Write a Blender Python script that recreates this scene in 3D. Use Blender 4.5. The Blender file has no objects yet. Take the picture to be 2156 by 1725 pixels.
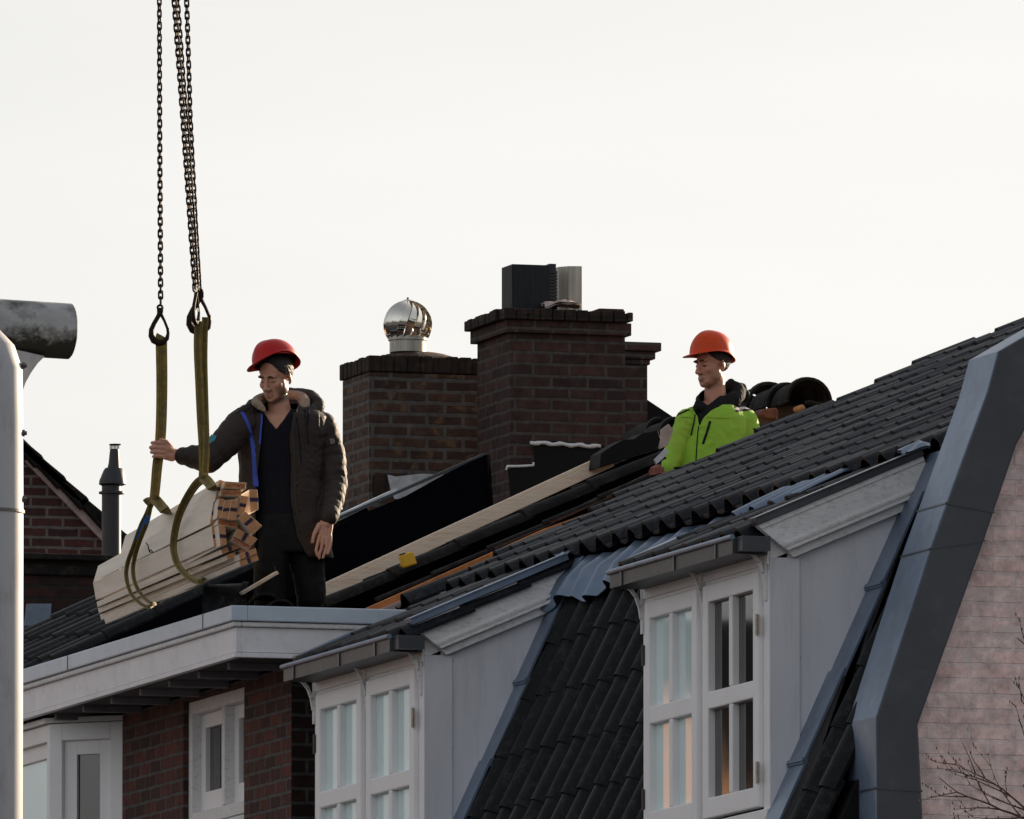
import bpy, bmesh, math, random
from math import sin, cos, tan, radians, pi, sqrt, atan2
from mathutils import Vector, Matrix, noise
random.seed(7)
sc = bpy.context.scene
# ---------------------------------------------------------------- camera
TH, PI_, FPX = radians(17.0), radians(5.8), 31580.0
CAM = Vector((0, 0, 1.6))
FWD = Vector((sin(TH)*cos(PI_), cos(TH)*cos(PI_), sin(PI_)))
RGT = Vector((cos(TH), -sin(TH), 0))
UPV = RGT.cross(FWD)
cd = bpy.data.cameras.new('camera'); cam = bpy.data.objects.new('camera', cd)
sc.collection.objects.link(cam); sc.camera = cam
cam.location = CAM; cam.rotation_euler = (radians(90)+PI_, 0, -TH)
cd.sensor_width = 36; cd.lens = 36*FPX/2156.0; cd.clip_start = 0.5; cd.clip_end = 5000
# ---------------------------------------------------------------- world, sun, exposure
SUN_EL, SUN_AZ = radians(13), radians(58)      # azimuth from +Y towards +X
w = bpy.data.worlds.new('World'); sc.world = w; w.use_nodes = True
nt = w.node_tree; bg = nt.nodes['Background']
sky = nt.nodes.new('ShaderNodeTexSky'); sky.sky_type = 'NISHITA'; sky.sun_disc = False
sky.sun_elevation = SUN_EL; sky.sun_rotation = SUN_AZ; sky.air_density = 1.0; sky.dust_density = 3.5; sky.ozone_density = 1.5
hs = nt.nodes.new('ShaderNodeHueSaturation'); hs.inputs['Saturation'].default_value = 0.30
nt.links.new(sky.outputs[0], hs.inputs['Color']); # thin high cloud: the sky saturates softly towards a cream white
SKY_K = 0.115
sp_ = nt.nodes.new('ShaderNodeSeparateColor'); cb_ = nt.nodes.new('ShaderNodeCombineColor'); nt.links.new(hs.outputs[0], sp_.inputs[0])
for ch, lim in enumerate((0.398, 0.394, 0.388)):
    lim = lim/SKY_K; m1 = nt.nodes.new('ShaderNodeMath'); m1.operation = 'MULTIPLY'; m1.inputs[1].default_value = -1.0/lim; nt.links.new(sp_.outputs[ch], m1.inputs[0])
    m2 = nt.nodes.new('ShaderNodeMath'); m2.operation = 'EXPONENT'; nt.links.new(m1.outputs[0], m2.inputs[0])
    m3 = nt.nodes.new('ShaderNodeMath'); m3.operation = 'MULTIPLY_ADD'; m3.inputs[1].default_value = -lim; m3.inputs[2].default_value = lim; nt.links.new(m2.outputs[0], m3.inputs[0]); nt.links.new(m3.outputs[0], cb_.inputs[ch])
tcw = nt.nodes.new('ShaderNodeTexCoord'); mpw = nt.nodes.new('ShaderNodeMapping'); mpw.inputs['Scale'].default_value = (9, 9, 60); mpw.inputs['Rotation'].default_value = (0.05, 0.1, 0)
nzw = nt.nodes.new('ShaderNodeTexNoise'); nzw.inputs['Scale'].default_value = 1.0; nzw.inputs['Detail'].default_value = 5; mrw = nt.nodes.new('ShaderNodeMapRange'); mrw.inputs['From Min'].default_value = 0.3; mrw.inputs['From Max'].default_value = 0.7; mrw.inputs['To Min'].default_value = 0.965; mrw.inputs['To Max'].default_value = 1.03
nt.links.new(tcw.outputs['Generated'], mpw.inputs[0]); nt.links.new(mpw.outputs[0], nzw.inputs['Vector']); nt.links.new(nzw.outputs['Fac'], mrw.inputs[0])
vmw = nt.nodes.new('ShaderNodeVectorMath'); vmw.operation = 'SCALE'; nt.links.new(cb_.outputs[0], vmw.inputs[0]); nt.links.new(mrw.outputs[0], vmw.inputs['Scale']); nt.links.new(vmw.outputs[0], bg.inputs[0])
bg.inputs[1].default_value = SKY_K
sd = bpy.data.lights.new('sun', 'SUN'); so = bpy.data.objects.new('sun', sd); sc.collection.objects.link(so)
sd.energy = 3.2; sd.angle = radians(0.6); sd.color = (1.0, 0.80, 0.58)
sv = Vector((sin(SUN_AZ)*cos(SUN_EL), cos(SUN_AZ)*cos(SUN_EL), sin(SUN_EL)))
so.rotation_euler = sv.to_track_quat('Z', 'Y').to_euler(); so.location = (60, 60, 60)
sc.view_settings.view_transform = 'Standard'; sc.view_settings.look = 'None'
sc.view_settings.exposure = 1.5; sc.view_settings.gamma = 1.0
sc.render.engine = 'CYCLES'
# ---------------------------------------------------------------- unprojection: pixel of the 2156 wide picture -> point on a plane of the place
def ray(u, v): return FWD*FPX + RGT*(u-1078) - UPV*(v-862.5)
def py(u, v, Y): d = ray(u, v); return CAM + d*((Y-CAM.y)/d.y)
def px(u, v, X): d = ray(u, v); return CAM + d*((X-CAM.x)/d.x)
# ---------------------------------------------------------------- materials
def mat(name, col, rough=0.6, metal=0.0, var=0.15, vscale=8.0, bump=0.0, bscale=40.0, spec=0.5, stain=None, stain_amt=0.5, stain_scale=3.0, stretch=(1, 1, 1), sss=0.0, island=0.0, beard=None):
    m = bpy.data.materials.new(name); m.use_nodes = True; t = m.node_tree; N = t.nodes; L = t.links
    b = N['Principled BSDF']; b.inputs['Roughness'].default_value = rough; b.inputs['Metallic'].default_value = metal
    b.inputs['Specular IOR Level'].default_value = spec
    tc = N.new('ShaderNodeTexCoord'); mp = N.new('ShaderNodeMapping'); mp.inputs['Scale'].default_value = stretch
    L.new(tc.outputs['Object'], mp.inputs[0])
    n = N.new('ShaderNodeTexNoise'); n.inputs['Scale'].default_value = vscale; n.inputs['Detail'].default_value = 6; n.inputs['Roughness'].default_value = 0.6
    L.new(mp.outputs[0], n.inputs['Vector'])
    r = N.new('ShaderNodeValToRGB'); r.color_ramp.elements[0].position = 0.3; r.color_ramp.elements[1].position = 0.7
    c = Vector(col)
    r.color_ramp.elements[0].color = (*(c*(1-var)), 1); r.color_ramp.elements[1].color = (*[min(1, x) for x in c*(1+var)], 1)
    L.new(n.outputs['Fac'], r.inputs[0]); out = r.outputs[0]
    if stain is not None:
        n2 = N.new('ShaderNodeTexNoise'); n2.inputs['Scale'].default_value = stain_scale; n2.inputs['Detail'].default_value = 8; n2.inputs['Roughness'].default_value = 0.7
        L.new(mp.outputs[0], n2.inputs['Vector'])
        r2 = N.new('ShaderNodeValToRGB'); r2.color_ramp.elements[0].position = 0.5; r2.color_ramp.elements[1].position = 0.68
        r2.color_ramp.elements[0].color = (0, 0, 0, 1); r2.color_ramp.elements[1].color = (stain_amt,)*3+(1,)
        L.new(n2.outputs['Fac'], r2.inputs[0])
        mx = N.new('ShaderNodeMix'); mx.data_type = 'RGBA'; L.new(r2.outputs[0], mx.inputs[0]); L.new(out, mx.inputs[6]); mx.inputs[7].default_value = (*stain, 1)
        out = mx.outputs[2]
    if island:
        gi = N.new('ShaderNodeNewGeometry'); ri = N.new('ShaderNodeMapRange'); ri.inputs['To Min'].default_value = 1-island; ri.inputs['To Max'].default_value = 1+island; L.new(gi.outputs['Random Per Island'], ri.inputs[0])
        ci = N.new('ShaderNodeCombineXYZ'); [L.new(ri.outputs[0], ci.inputs[i]) for i in range(3)]
        mi_ = N.new('ShaderNodeMix'); mi_.data_type = 'RGBA'; mi_.blend_type = 'MULTIPLY'; mi_.inputs[0].default_value = 1; L.new(out, mi_.inputs[6]); L.new(ci.outputs[0], mi_.inputs[7]); out = mi_.outputs[2]
        ri2 = N.new('ShaderNodeMapRange'); ri2.inputs['To Min'].default_value = rough-0.1; ri2.inputs['To Max'].default_value = rough+0.15; L.new(gi.outputs['Random Per Island'], ri2.inputs[0]); L.new(ri2.outputs[0], b.inputs['Roughness'])
    if beard:
        at = N.new('ShaderNodeAttribute'); at.attribute_name = 'beard'; nb_ = N.new('ShaderNodeTexNoise'); nb_.inputs['Scale'].default_value = 160; L.new(mp.outputs[0], nb_.inputs['Vector'])
        mb_ = N.new('ShaderNodeMath'); mb_.operation = 'MULTIPLY_ADD'; mb_.inputs[1].default_value = 0.5; mb_.inputs[2].default_value = 0.72; L.new(nb_.outputs['Fac'], mb_.inputs[0])
        mc_ = N.new('ShaderNodeMath'); mc_.operation = 'MULTIPLY'; mc_.use_clamp = True; L.new(at.outputs['Fac'], mc_.inputs[0]); L.new(mb_.outputs[0], mc_.inputs[1])
        mx_ = N.new('ShaderNodeMix'); mx_.data_type = 'RGBA'; L.new(mc_.outputs[0], mx_.inputs[0]); L.new(out, mx_.inputs[6]); mx_.inputs[7].default_value = (*beard, 1); out = mx_.outputs[2]
    L.new(out, b.inputs['Base Color'])
    if bump:
        n3 = N.new('ShaderNodeTexNoise'); n3.inputs['Scale'].default_value = bscale; n3.inputs['Detail'].default_value = 5
        L.new(mp.outputs[0], n3.inputs['Vector'])
        bp = N.new('ShaderNodeBump'); bp.inputs['Strength'].default_value = bump; bp.inputs['Distance'].default_value = 0.01
        L.new(n3.outputs['Fac'], bp.inputs['Height']); L.new(bp.outputs[0], b.inputs['Normal'])
    if sss:
        b.inputs['Subsurface Weight'].default_value = sss; b.inputs['Subsurface Radius'].default_value = (0.02, 0.006, 0.003); b.inputs['Subsurface Scale'].default_value = 0.6
    return m
def brick(name, c1, c2, mortar, bw=0.233, rh=0.0715, ms=0.011, worn=None, worn_amt=0.0, bump=0.8, rough=0.85, off=(0, 0), freq=2, ow=0.5):
    m = bpy.data.materials.new(name); m.use_nodes = True; t = m.node_tree; N = t.nodes; L = t.links
    b = N['Principled BSDF']; b.inputs['Roughness'].default_value = rough; b.inputs['Specular IOR Level'].default_value = 0.25
    g = N.new('ShaderNodeNewGeometry'); sp = N.new('ShaderNodeSeparateXYZ'); L.new(g.outputs['Position'], sp.inputs[0])
    sn = N.new('ShaderNodeSeparateXYZ'); L.new(g.outputs['True Normal'], sn.inputs[0])
    ab = N.new('ShaderNodeMath'); ab.operation = 'ABSOLUTE'; L.new(sn.outputs[0], ab.inputs[0])
    gt = N.new('ShaderNodeMath'); gt.operation = 'GREATER_THAN'; gt.inputs[1].default_value = 0.6; L.new(ab.outputs[0], gt.inputs[0])
    mx = N.new('ShaderNodeMix'); L.new(gt.outputs[0], mx.inputs[0]); L.new(sp.outputs[0], mx.inputs[2]); L.new(sp.outputs[1], mx.inputs[3])
    wn = N.new('ShaderNodeTexNoise'); wn.inputs['Scale'].default_value = 9; L.new(g.outputs['Position'], wn.inputs['Vector'])
    wm = N.new('ShaderNodeMath'); wm.operation = 'MULTIPLY_ADD'; wm.inputs[1].default_value = 0.014; L.new(wn.outputs['Fac'], wm.inputs[0]); L.new(sp.outputs[2], wm.inputs[2])
    au = N.new('ShaderNodeMath'); au.operation = 'ADD'; au.inputs[1].default_value = off[0]; L.new(mx.outputs[0], au.inputs[0])
    av = N.new('ShaderNodeMath'); av.operation = 'ADD'; av.inputs[1].default_value = off[1]; L.new(wm.outputs[0], av.inputs[0])
    cb = N.new('ShaderNodeCombineXYZ'); L.new(au.outputs[0], cb.inputs[0]); L.new(av.outputs[0], cb.inputs[1])
    bt = N.new('ShaderNodeTexBrick'); L.new(cb.outputs[0], bt.inputs['Vector']); bt.inputs['Scale'].default_value = 1
    bt.inputs['Brick Width'].default_value = bw; bt.inputs['Row Height'].default_value = rh; bt.inputs['Mortar Size'].default_value = ms; bt.inputs['Mortar Smooth'].default_value = 0.25
    bt.offset = ow; bt.offset_frequency = freq
    bt.inputs['Color1'].default_value = (*c1, 1); bt.inputs['Color2'].default_value = (*c2, 1); bt.inputs['Mortar'].default_value = (*mortar, 1)
    n = N.new('ShaderNodeTexNoise'); n.inputs['Scale'].default_value = 14; n.inputs['Detail'].default_value = 8; n.inputs['Roughness'].default_value = 0.7; L.new(g.outputs['Position'], n.inputs['Vector'])
    r = N.new('ShaderNodeMapRange'); r.inputs['From Min'].default_value = 0.3; r.inputs['From Max'].default_value = 0.7; r.inputs['To Min'].default_value = 0.6; r.inputs['To Max'].default_value = 1.35
    L.new(n.outputs['Fac'], r.inputs[0])
    mu = N.new('ShaderNodeMix'); mu.data_type = 'RGBA'; mu.blend_type = 'MULTIPLY'; mu.inputs[0].default_value = 1
    cr = N.new('ShaderNodeCombineXYZ'); [L.new(r.outputs[0], cr.inputs[i]) for i in range(3)]
    L.new(bt.outputs['Color'], mu.inputs[6]); L.new(cr.outputs[0], mu.inputs[7]); out = mu.outputs[2]
    if worn:
        n2 = N.new('ShaderNodeTexNoise'); n2.inputs['Scale'].default_value = 11; n2.inputs['Detail'].default_value = 7; n2.inputs['Distortion'].default_value = 0.6; L.new(g.outputs['Position'], n2.inputs['Vector'])
        r2 = N.new('ShaderNodeMapRange'); r2.inputs['From Min'].default_value = 0.55; r2.inputs['From Max'].default_value = 0.66; r2.inputs['To Max'].default_value = worn_amt; L.new(n2.outputs['Fac'], r2.inputs[0]); iv = N.new('ShaderNodeMath'); iv.operation = 'SUBTRACT'; iv.inputs[0].default_value = 1; L.new(bt.outputs['Fac'], iv.inputs[1]); mw = N.new('ShaderNodeMath'); mw.operation = 'MULTIPLY'; L.new(r2.outputs[0], mw.inputs[0]); L.new(iv.outputs[0], mw.inputs[1])
        m3 = N.new('ShaderNodeMix'); m3.data_type = 'RGBA'; L.new(mw.outputs[0], m3.inputs[0]); L.new(out, m3.inputs[6]); m3.inputs[7].default_value = (*worn, 1); out = m3.outputs[2]
    L.new(out, b.inputs['Base Color'])
    inv = N.new('ShaderNodeMath'); inv.operation = 'SUBTRACT'; inv.inputs[0].default_value = 1; L.new(bt.outputs['Fac'], inv.inputs[1])
    ad = N.new('ShaderNodeMath'); ad.operation = 'MULTIPLY_ADD'; ad.inputs[1].default_value = 0.5; L.new(n.outputs['Fac'], ad.inputs[0]); L.new(inv.outputs[0], ad.inputs[2])
    bp = N.new('ShaderNodeBump'); bp.inputs['Strength'].default_value = bump; bp.inputs['Distance'].default_value = 0.008; L.new(ad.outputs[0], bp.inputs['Height']); L.new(bp.outputs[0], b.inputs['Normal'])
    return m
M = {}
M['tile'] = mat('anthracite_tile', (0.0052, 0.0057, 0.0072), 0.52, var=0.4, vscale=5, bump=0.35, bscale=120, island=0.55, spec=0.16, stain=(0.06, 0.058, 0.052), stain_amt=0.35, stain_scale=22)
M['tile_sheen'] = mat('anthracite_tile_sheen', (0.0056, 0.0066, 0.0095), 0.40, var=0.4, vscale=5, bump=0.3, bscale=120, island=0.5, spec=0.19, stain=(0.07, 0.075, 0.085), stain_amt=0.3, stain_scale=24)  # bluish tint puts the upper roof's sheen highlights into the tile colour
M['tile_old'] = mat('old_dark_tile', (0.0085, 0.0072, 0.0066), 0.7, var=0.4, vscale=6, bump=0.4, bscale=60, island=0.5, spec=0.2, stain=(0.05, 0.045, 0.038), stain_amt=0.5, stain_scale=12)
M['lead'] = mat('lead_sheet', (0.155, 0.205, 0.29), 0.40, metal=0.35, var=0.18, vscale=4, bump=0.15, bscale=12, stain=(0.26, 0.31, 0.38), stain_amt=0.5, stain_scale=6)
M['lead_dark'] = mat('dark_metal_and_shaded_lead', (0.055, 0.060, 0.070), 0.38, metal=0.3, var=0.15, vscale=3, bump=0.12, bscale=8, stain=(0.10, 0.11, 0.12), stain_amt=0.4, stain_scale=5)  # dark metal trims, and the coping faces coloured as shaded lead
M['zinc'] = mat('weathered_zinc', (0.055, 0.058, 0.062), 0.45, metal=0.4, var=0.25, vscale=5, stain=(0.12, 0.115, 0.11), stain_amt=0.4, stain_scale=9)
M['white'] = mat('white_paint', (0.87, 0.845, 0.85), 0.5, var=0.04, vscale=3)
M['cheek'] = mat('lilac_grey_panel', (0.70, 0.695, 0.735), 0.55, var=0.04, vscale=2, stain=(0.48, 0.47, 0.48), stain_amt=0.35, stain_scale=2.2, stretch=(6, 6, 1))
M['white_old'] = mat('worn_white_paint', (0.78, 0.76, 0.76), 0.6, var=0.06, vscale=4, bump=0.3, bscale=50, stain=(0.34, 0.32, 0.30), stain_amt=0.5, stain_scale=26, stretch=(1, 1, 2.2))
M['fascia'] = mat('fascia_paint', (0.78, 0.76, 0.79), 0.45, var=0.05, vscale=3, stain=(0.42, 0.39, 0.36), stain_amt=0.3, stain_scale=10)
M['trim_metal'] = mat('pale_roof_edge_trim', (0.50, 0.57, 0.66), 0.4, metal=0.3, var=0.07, vscale=5, stain=(0.62, 0.68, 0.74), stain_amt=0.4, stain_scale=8)
M['black'] = mat('black_membrane', (0.0025, 0.0025, 0.0035), 0.95, var=0.2, vscale=4, bump=0.3, bscale=14, spec=0.0)
M['flash'] = mat('dark_flashing', (0.006, 0.006, 0.007), 0.7, var=0.2, vscale=8, bump=0.2, spec=0.2)
M['foil'] = mat('pale_flashing_foil', (0.55, 0.58, 0.62), 0.4, metal=0.4, var=0.2, vscale=10, bump=0.6, bscale=15)
M['sealant'] = mat('white_sealant', (0.72, 0.71, 0.72), 0.5, var=0.06, bump=0.4, bscale=30)
M['pine'] = mat('fresh_pine', (0.82, 0.73, 0.63), 0.6, var=0.10, vscale=3, stretch=(9, 0.7, 9), bump=0.1, stain=(0.76, 0.62, 0.48), stain_amt=0.5, stain_scale=2.0)
M['pine_end'] = mat('pine_end_grain', (0.56, 0.27, 0.12), 0.75, var=0.22, vscale=40, bump=0.2)
M['pine_beam'] = mat('pine_beam_streaked', (0.80, 0.65, 0.51), 0.6, var=0.10, vscale=4, stretch=(1.2, 8, 22), stain=(0.62, 0.34, 0.18), stain_amt=0.45, stain_scale=2.5)
M['batten'] = mat('orange_batten', (0.52, 0.19, 0.055), 0.7, var=0.25, vscale=14, bump=0.3)
M['dark_wood'] = mat('old_dark_wood', (0.09, 0.055, 0.04), 0.8, var=0.4, vscale=14, bump=0.5)
M['plaster'] = mat('pinkish_plaster', (0.42, 0.33, 0.31), 0.9, var=0.2, vscale=16, bump=0.5)
M['rubble'] = mat('red_rubble_brick', (0.20, 0.065, 0.045), 0.9, var=0.4, vscale=18, bump=0.6)
M['purple'] = mat('purple_marking_paint', (0.035, 0.012, 0.045), 0.7, var=0.4, vscale=60)
M['redink'] = mat('red_stamp_ink', (0.35, 0.02, 0.015), 0.7)
M['steel'] = mat('rusty_chain_steel', (0.020, 0.011, 0.009), 0.6, metal=0.2, spec=0.2, var=0.4, vscale=50, bump=0.3)
M['web'] = mat('yellow_webbing', (0.22, 0.155, 0.03), 0.75, var=0.3, vscale=30, bump=0.3, stain=(0.05, 0.045, 0.02), stain_amt=0.6, stain_scale=14)
M['webdark'] = mat('dark_webbing_stripe', (0.09, 0.066, 0.018), 0.8, var=0.4, vscale=40)
M['blue_label'] = mat('blue_sling_label', (0.03, 0.14, 0.45), 0.5, var=0.3, vscale=30)
M['brick_big'] = brick('brick_red_brown', (0.066, 0.033, 0.028), (0.034, 0.020, 0.020), (0.072, 0.063, 0.057), bw=0.233, worn=(0.15, 0.11, 0.08), worn_amt=0.12)
M['brick_left'] = brick('brick_worn', (0.086, 0.048, 0.034), (0.044, 0.027, 0.023), (0.105, 0.095, 0.088), ms=0.014, worn=(0.17, 0.10, 0.055), worn_amt=0.75)
M['brick_dark'] = brick('brick_soldier', (0.045, 0.026, 0.019), (0.022, 0.016, 0.014), (0.022, 0.019, 0.017), bw=0.085, rh=0.26, ms=0.009, worn=(0.12, 0.07, 0.04), worn_amt=0.3, ow=0.0)
M['brick_wall'] = brick('brick_facade', (0.115, 0.038, 0.028), (0.046, 0.022, 0.019), (0.095, 0.086, 0.084), bw=0.22, rh=0.078, ms=0.010)
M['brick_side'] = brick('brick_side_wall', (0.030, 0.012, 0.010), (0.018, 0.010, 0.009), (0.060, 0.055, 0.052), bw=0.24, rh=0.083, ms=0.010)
M['brick_far'] = brick('brick_far_gable', (0.070, 0.025, 0.022), (0.042, 0.018, 0.018), (0.120, 0.105, 0.100), bw=0.25, rh=0.076, ms=0.013)
M['brick_fardark'] = brick('brick_far_dark', (0.045, 0.018, 0.014), (0.020, 0.012, 0.012), (0.024, 0.020, 0.018), bw=0.27, rh=0.085, ms=0.013)
M['brick_pink'] = brick('brick_pink_paint', (0.82, 0.58, 0.54), (0.76, 0.60, 0.57), (0.72, 0.58, 0.555), bw=0.235, rh=0.077, ms=0.011, worn=(0.70, 0.62, 0.60), worn_amt=0.7, bump=0.6)
M['steelplate'] = mat('streaked_steel', (0.022, 0.024, 0.028), 0.55, spec=0.15, metal=0.0, var=0.3, vscale=5, stretch=(8, 8, 0.6))
M['steelpale'] = mat('pale_steel', (0.46, 0.43, 0.37), 0.4, metal=0.2, var=0.3, vscale=5, stretch=(8, 8, 0.6))
M['chrome'] = mat('polished_steel', (0.74, 0.70, 0.63), 0.09, metal=1.0, var=0.03)
M['concrete'] = mat('mossy_pale_coating', (0.36, 0.36, 0.36), 0.75, var=0.25, vscale=10, bump=0.3, stain=(0.04, 0.038, 0.030), stain_amt=0.9, stain_scale=6)
def moss(m, z0, z1):
    t = m.node_tree; N = t.nodes; L = t.links; b = N['Principled BSDF']; src = b.inputs['Base Color'].links[0].from_socket
    g = N.new('ShaderNodeNewGeometry'); sp = N.new('ShaderNodeSeparateXYZ'); L.new(g.outputs['Position'], sp.inputs[0])
    mr = N.new('ShaderNodeMapRange'); mr.inputs['From Min'].default_value = z1; mr.inputs['From Max'].default_value = z0; L.new(sp.outputs[2], mr.inputs[0])
    n = N.new('ShaderNodeTexNoise'); n.inputs['Scale'].default_value = 14; n.inputs['Detail'].default_value = 8; n.inputs['Roughness'].default_value = 0.75; L.new(g.outputs['Position'], n.inputs['Vector'])
    a = N.new('ShaderNodeMath'); a.operation = 'MULTIPLY_ADD'; a.inputs[1].default_value = 1.1; L.new(mr.outputs[0], a.inputs[0]); L.new(n.outputs['Fac'], a.inputs[2])
    r = N.new('ShaderNodeMapRange'); r.inputs['From Min'].default_value = 1.0; r.inputs['From Max'].default_value = 1.25; L.new(a.outputs[0], r.inputs[0])
    mx = N.new('ShaderNodeMix'); mx.data_type = 'RGBA'; L.new(r.outputs[0], mx.inputs[0]); L.new(src, mx.inputs[6]); mx.inputs[7].default_value = (0.02, 0.019, 0.012, 1); L.new(mx.outputs[2], b.inputs['Base Color'])
moss(M['concrete'], py(75, 762, 60.3).z, py(75, 640, 60.3).z)
M['polepaint'] = mat('pale_grey_mast_paint', (0.42, 0.42, 0.44), 0.6, var=0.05, vscale=8, stain=(0.24, 0.225, 0.20), stain_amt=0.6, stain_scale=9, stretch=(1, 1, 0.35))
M['bolt'] = mat('bolt_steel', (0.15, 0.14, 0.13), 0.4, metal=0.8)
M['flue'] = mat('black_flue', (0.018, 0.018, 0.022), 0.5, var=0.2)
M['skin'] = mat('skin', (0.55, 0.285, 0.20), 0.5, var=0.07, vscale=30, sss=0.25, beard=(0.17, 0.095, 0.068))
M['skin2'] = mat('skin_ruddy', (0.57, 0.265, 0.18), 0.5, var=0.09, vscale=30, sss=0.25, beard=(0.38, 0.21, 0.14))
M['lip'] = mat('lips', (0.40, 0.17, 0.14), 0.5)
M['stubble'] = mat('stubble_skin', (0.17, 0.095, 0.068), 0.6, var=0.35, vscale=90)
M['stubble2'] = mat('light_stubble_skin', (0.34, 0.16, 0.10), 0.6, var=0.2, vscale=120)
M['brow'] = mat('dark_brow', (0.02, 0.013, 0.01), 0.7)
M['teeth'] = mat('teeth', (0.7, 0.66, 0.6), 0.3)
M['hair'] = mat('dark_hair', (0.018, 0.012, 0.010), 0.55, var=0.5, vscale=60, stretch=(4, 4, 1), bump=0.8, bscale=120)
M['helmet_red'] = mat('red_helmet_plastic', (0.50, 0.010, 0.009), 0.38, var=0.05, vscale=6, spec=0.3)
M['helmet_org'] = mat('orange_helmet_plastic', (0.70, 0.062, 0.006), 0.4, var=0.06, vscale=6, spec=0.3, stain=(0.3, 0.05, 0.02), stain_amt=0.3, stain_scale=25)
M['jacket'] = mat('brown_quilted_jacket', (0.031, 0.0215, 0.0185), 0.65, spec=0.3, var=0.18, vscale=10, bump=0.3, bscale=60)
M['lining'] = mat('blue_lining', (0.03, 0.07, 0.46), 0.6, var=0.2)
M['sweater'] = mat('navy_black_sweater', (0.0060, 0.0065, 0.012), 0.85, var=0.2, vscale=40, spec=0.2)
M['fur'] = mat('cream_fleece', (0.36, 0.27, 0.20), 0.95, var=0.25, vscale=60, bump=1.0, bscale=90)
M['trousers'] = mat('black_trousers', (0.007, 0.007, 0.008), 0.8, var=0.3, spec=0.25, bump=0.4, bscale=20)
M['hivis'] = mat('lime_hivis_fabric', (0.29, 0.56, 0.04), 0.75, var=0.10, vscale=5, stain=(0.36, 0.42, 0.05), stain_amt=0.6, stain_scale=4, bump=0.2, bscale=60)
M['hivis_dark'] = mat('black_jacket_panel', (0.008, 0.008, 0.010), 0.8, spec=0.25)
M['reflect'] = mat('reflective_stripe', (0.52, 0.46, 0.44), 0.4, metal=0.3)
M['badge'] = mat('grey_badge', (0.16, 0.15, 0.17), 0.6, var=0.5, vscale=160)
M['cyan'] = mat('cyan_patch', (0.03, 0.28, 0.38), 0.4)
M['yellowtool'] = mat('yellow_tool_plastic', (0.75, 0.42, 0.02), 0.4, var=0.1)
M['hinge'] = mat('brass_hinge', (0.40, 0.34, 0.28), 0.4, metal=0.5, var=0.3, vscale=60)
M['hinge_dark'] = mat('dark_hinge', (0.10, 0.08, 0.07), 0.5, metal=0.4)
M['bark'] = mat('twig_bark', (0.085, 0.05, 0.04), 0.8, var=0.3, vscale=60)
M['ground'] = mat('street_paving', (0.055, 0.055, 0.06), 0.9, var=0.2, vscale=1)
M['opposite'] = brick('sunlit_orange_brick', (0.42, 0.17, 0.07), (0.34, 0.13, 0.06), (0.40, 0.30, 0.22))
M['soffit'] = mat('soffit_boards', (0.05, 0.045, 0.05), 0.8)
M['rafter'] = mat('grey_rafter_paint', (0.22, 0.20, 0.22), 0.7, var=0.15)
def glass_mat(name, base, ior=1.75):
    m = bpy.data.materials.new(name); m.use_nodes = True; t = m.node_tree; b = t.nodes['Principled BSDF']
    n = t.nodes.new('ShaderNodeTexNoise'); n.inputs['Scale'].default_value = 1.6; r = t.nodes.new('ShaderNodeValToRGB')
    tc = t.nodes.new('ShaderNodeTexCoord'); t.links.new(tc.outputs['Object'], n.inputs['Vector'])
    r.color_ramp.elements[0].color = (*[c*0.85 for c in base], 1); r.color_ramp.elements[1].color = (*[c*1.15 for c in base], 1)
    t.links.new(n.outputs['Fac'], r.inputs[0]); t.links.new(r.outputs[0], b.inputs['Base Color'])
    b.inputs['Roughness'].default_value = 0.03; b.inputs['IOR'].default_value = ior
    bp = t.nodes.new('ShaderNodeBump'); bp.inputs['Strength'].default_value = 0.05; bp.inputs['Distance'].default_value = 0.01
    t.links.new(n.outputs['Fac'], bp.inputs['Height']); t.links.new(bp.outputs[0], b.inputs['Normal'])
    return m
M['glass_pale'] = glass_mat('glass_pale_curtain_and_sky', (0.78, 0.92, 0.92), 2.0)  # pale cyan base: curtain white plus the bright sky reflection painted in
M['glass_dark'] = glass_mat('glass_dark_room', (0.018, 0.018, 0.017), 2.1)
M['glass_mid'] = glass_mat('glass_blinds', (0.07, 0.07, 0.075), 1.5)
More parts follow.
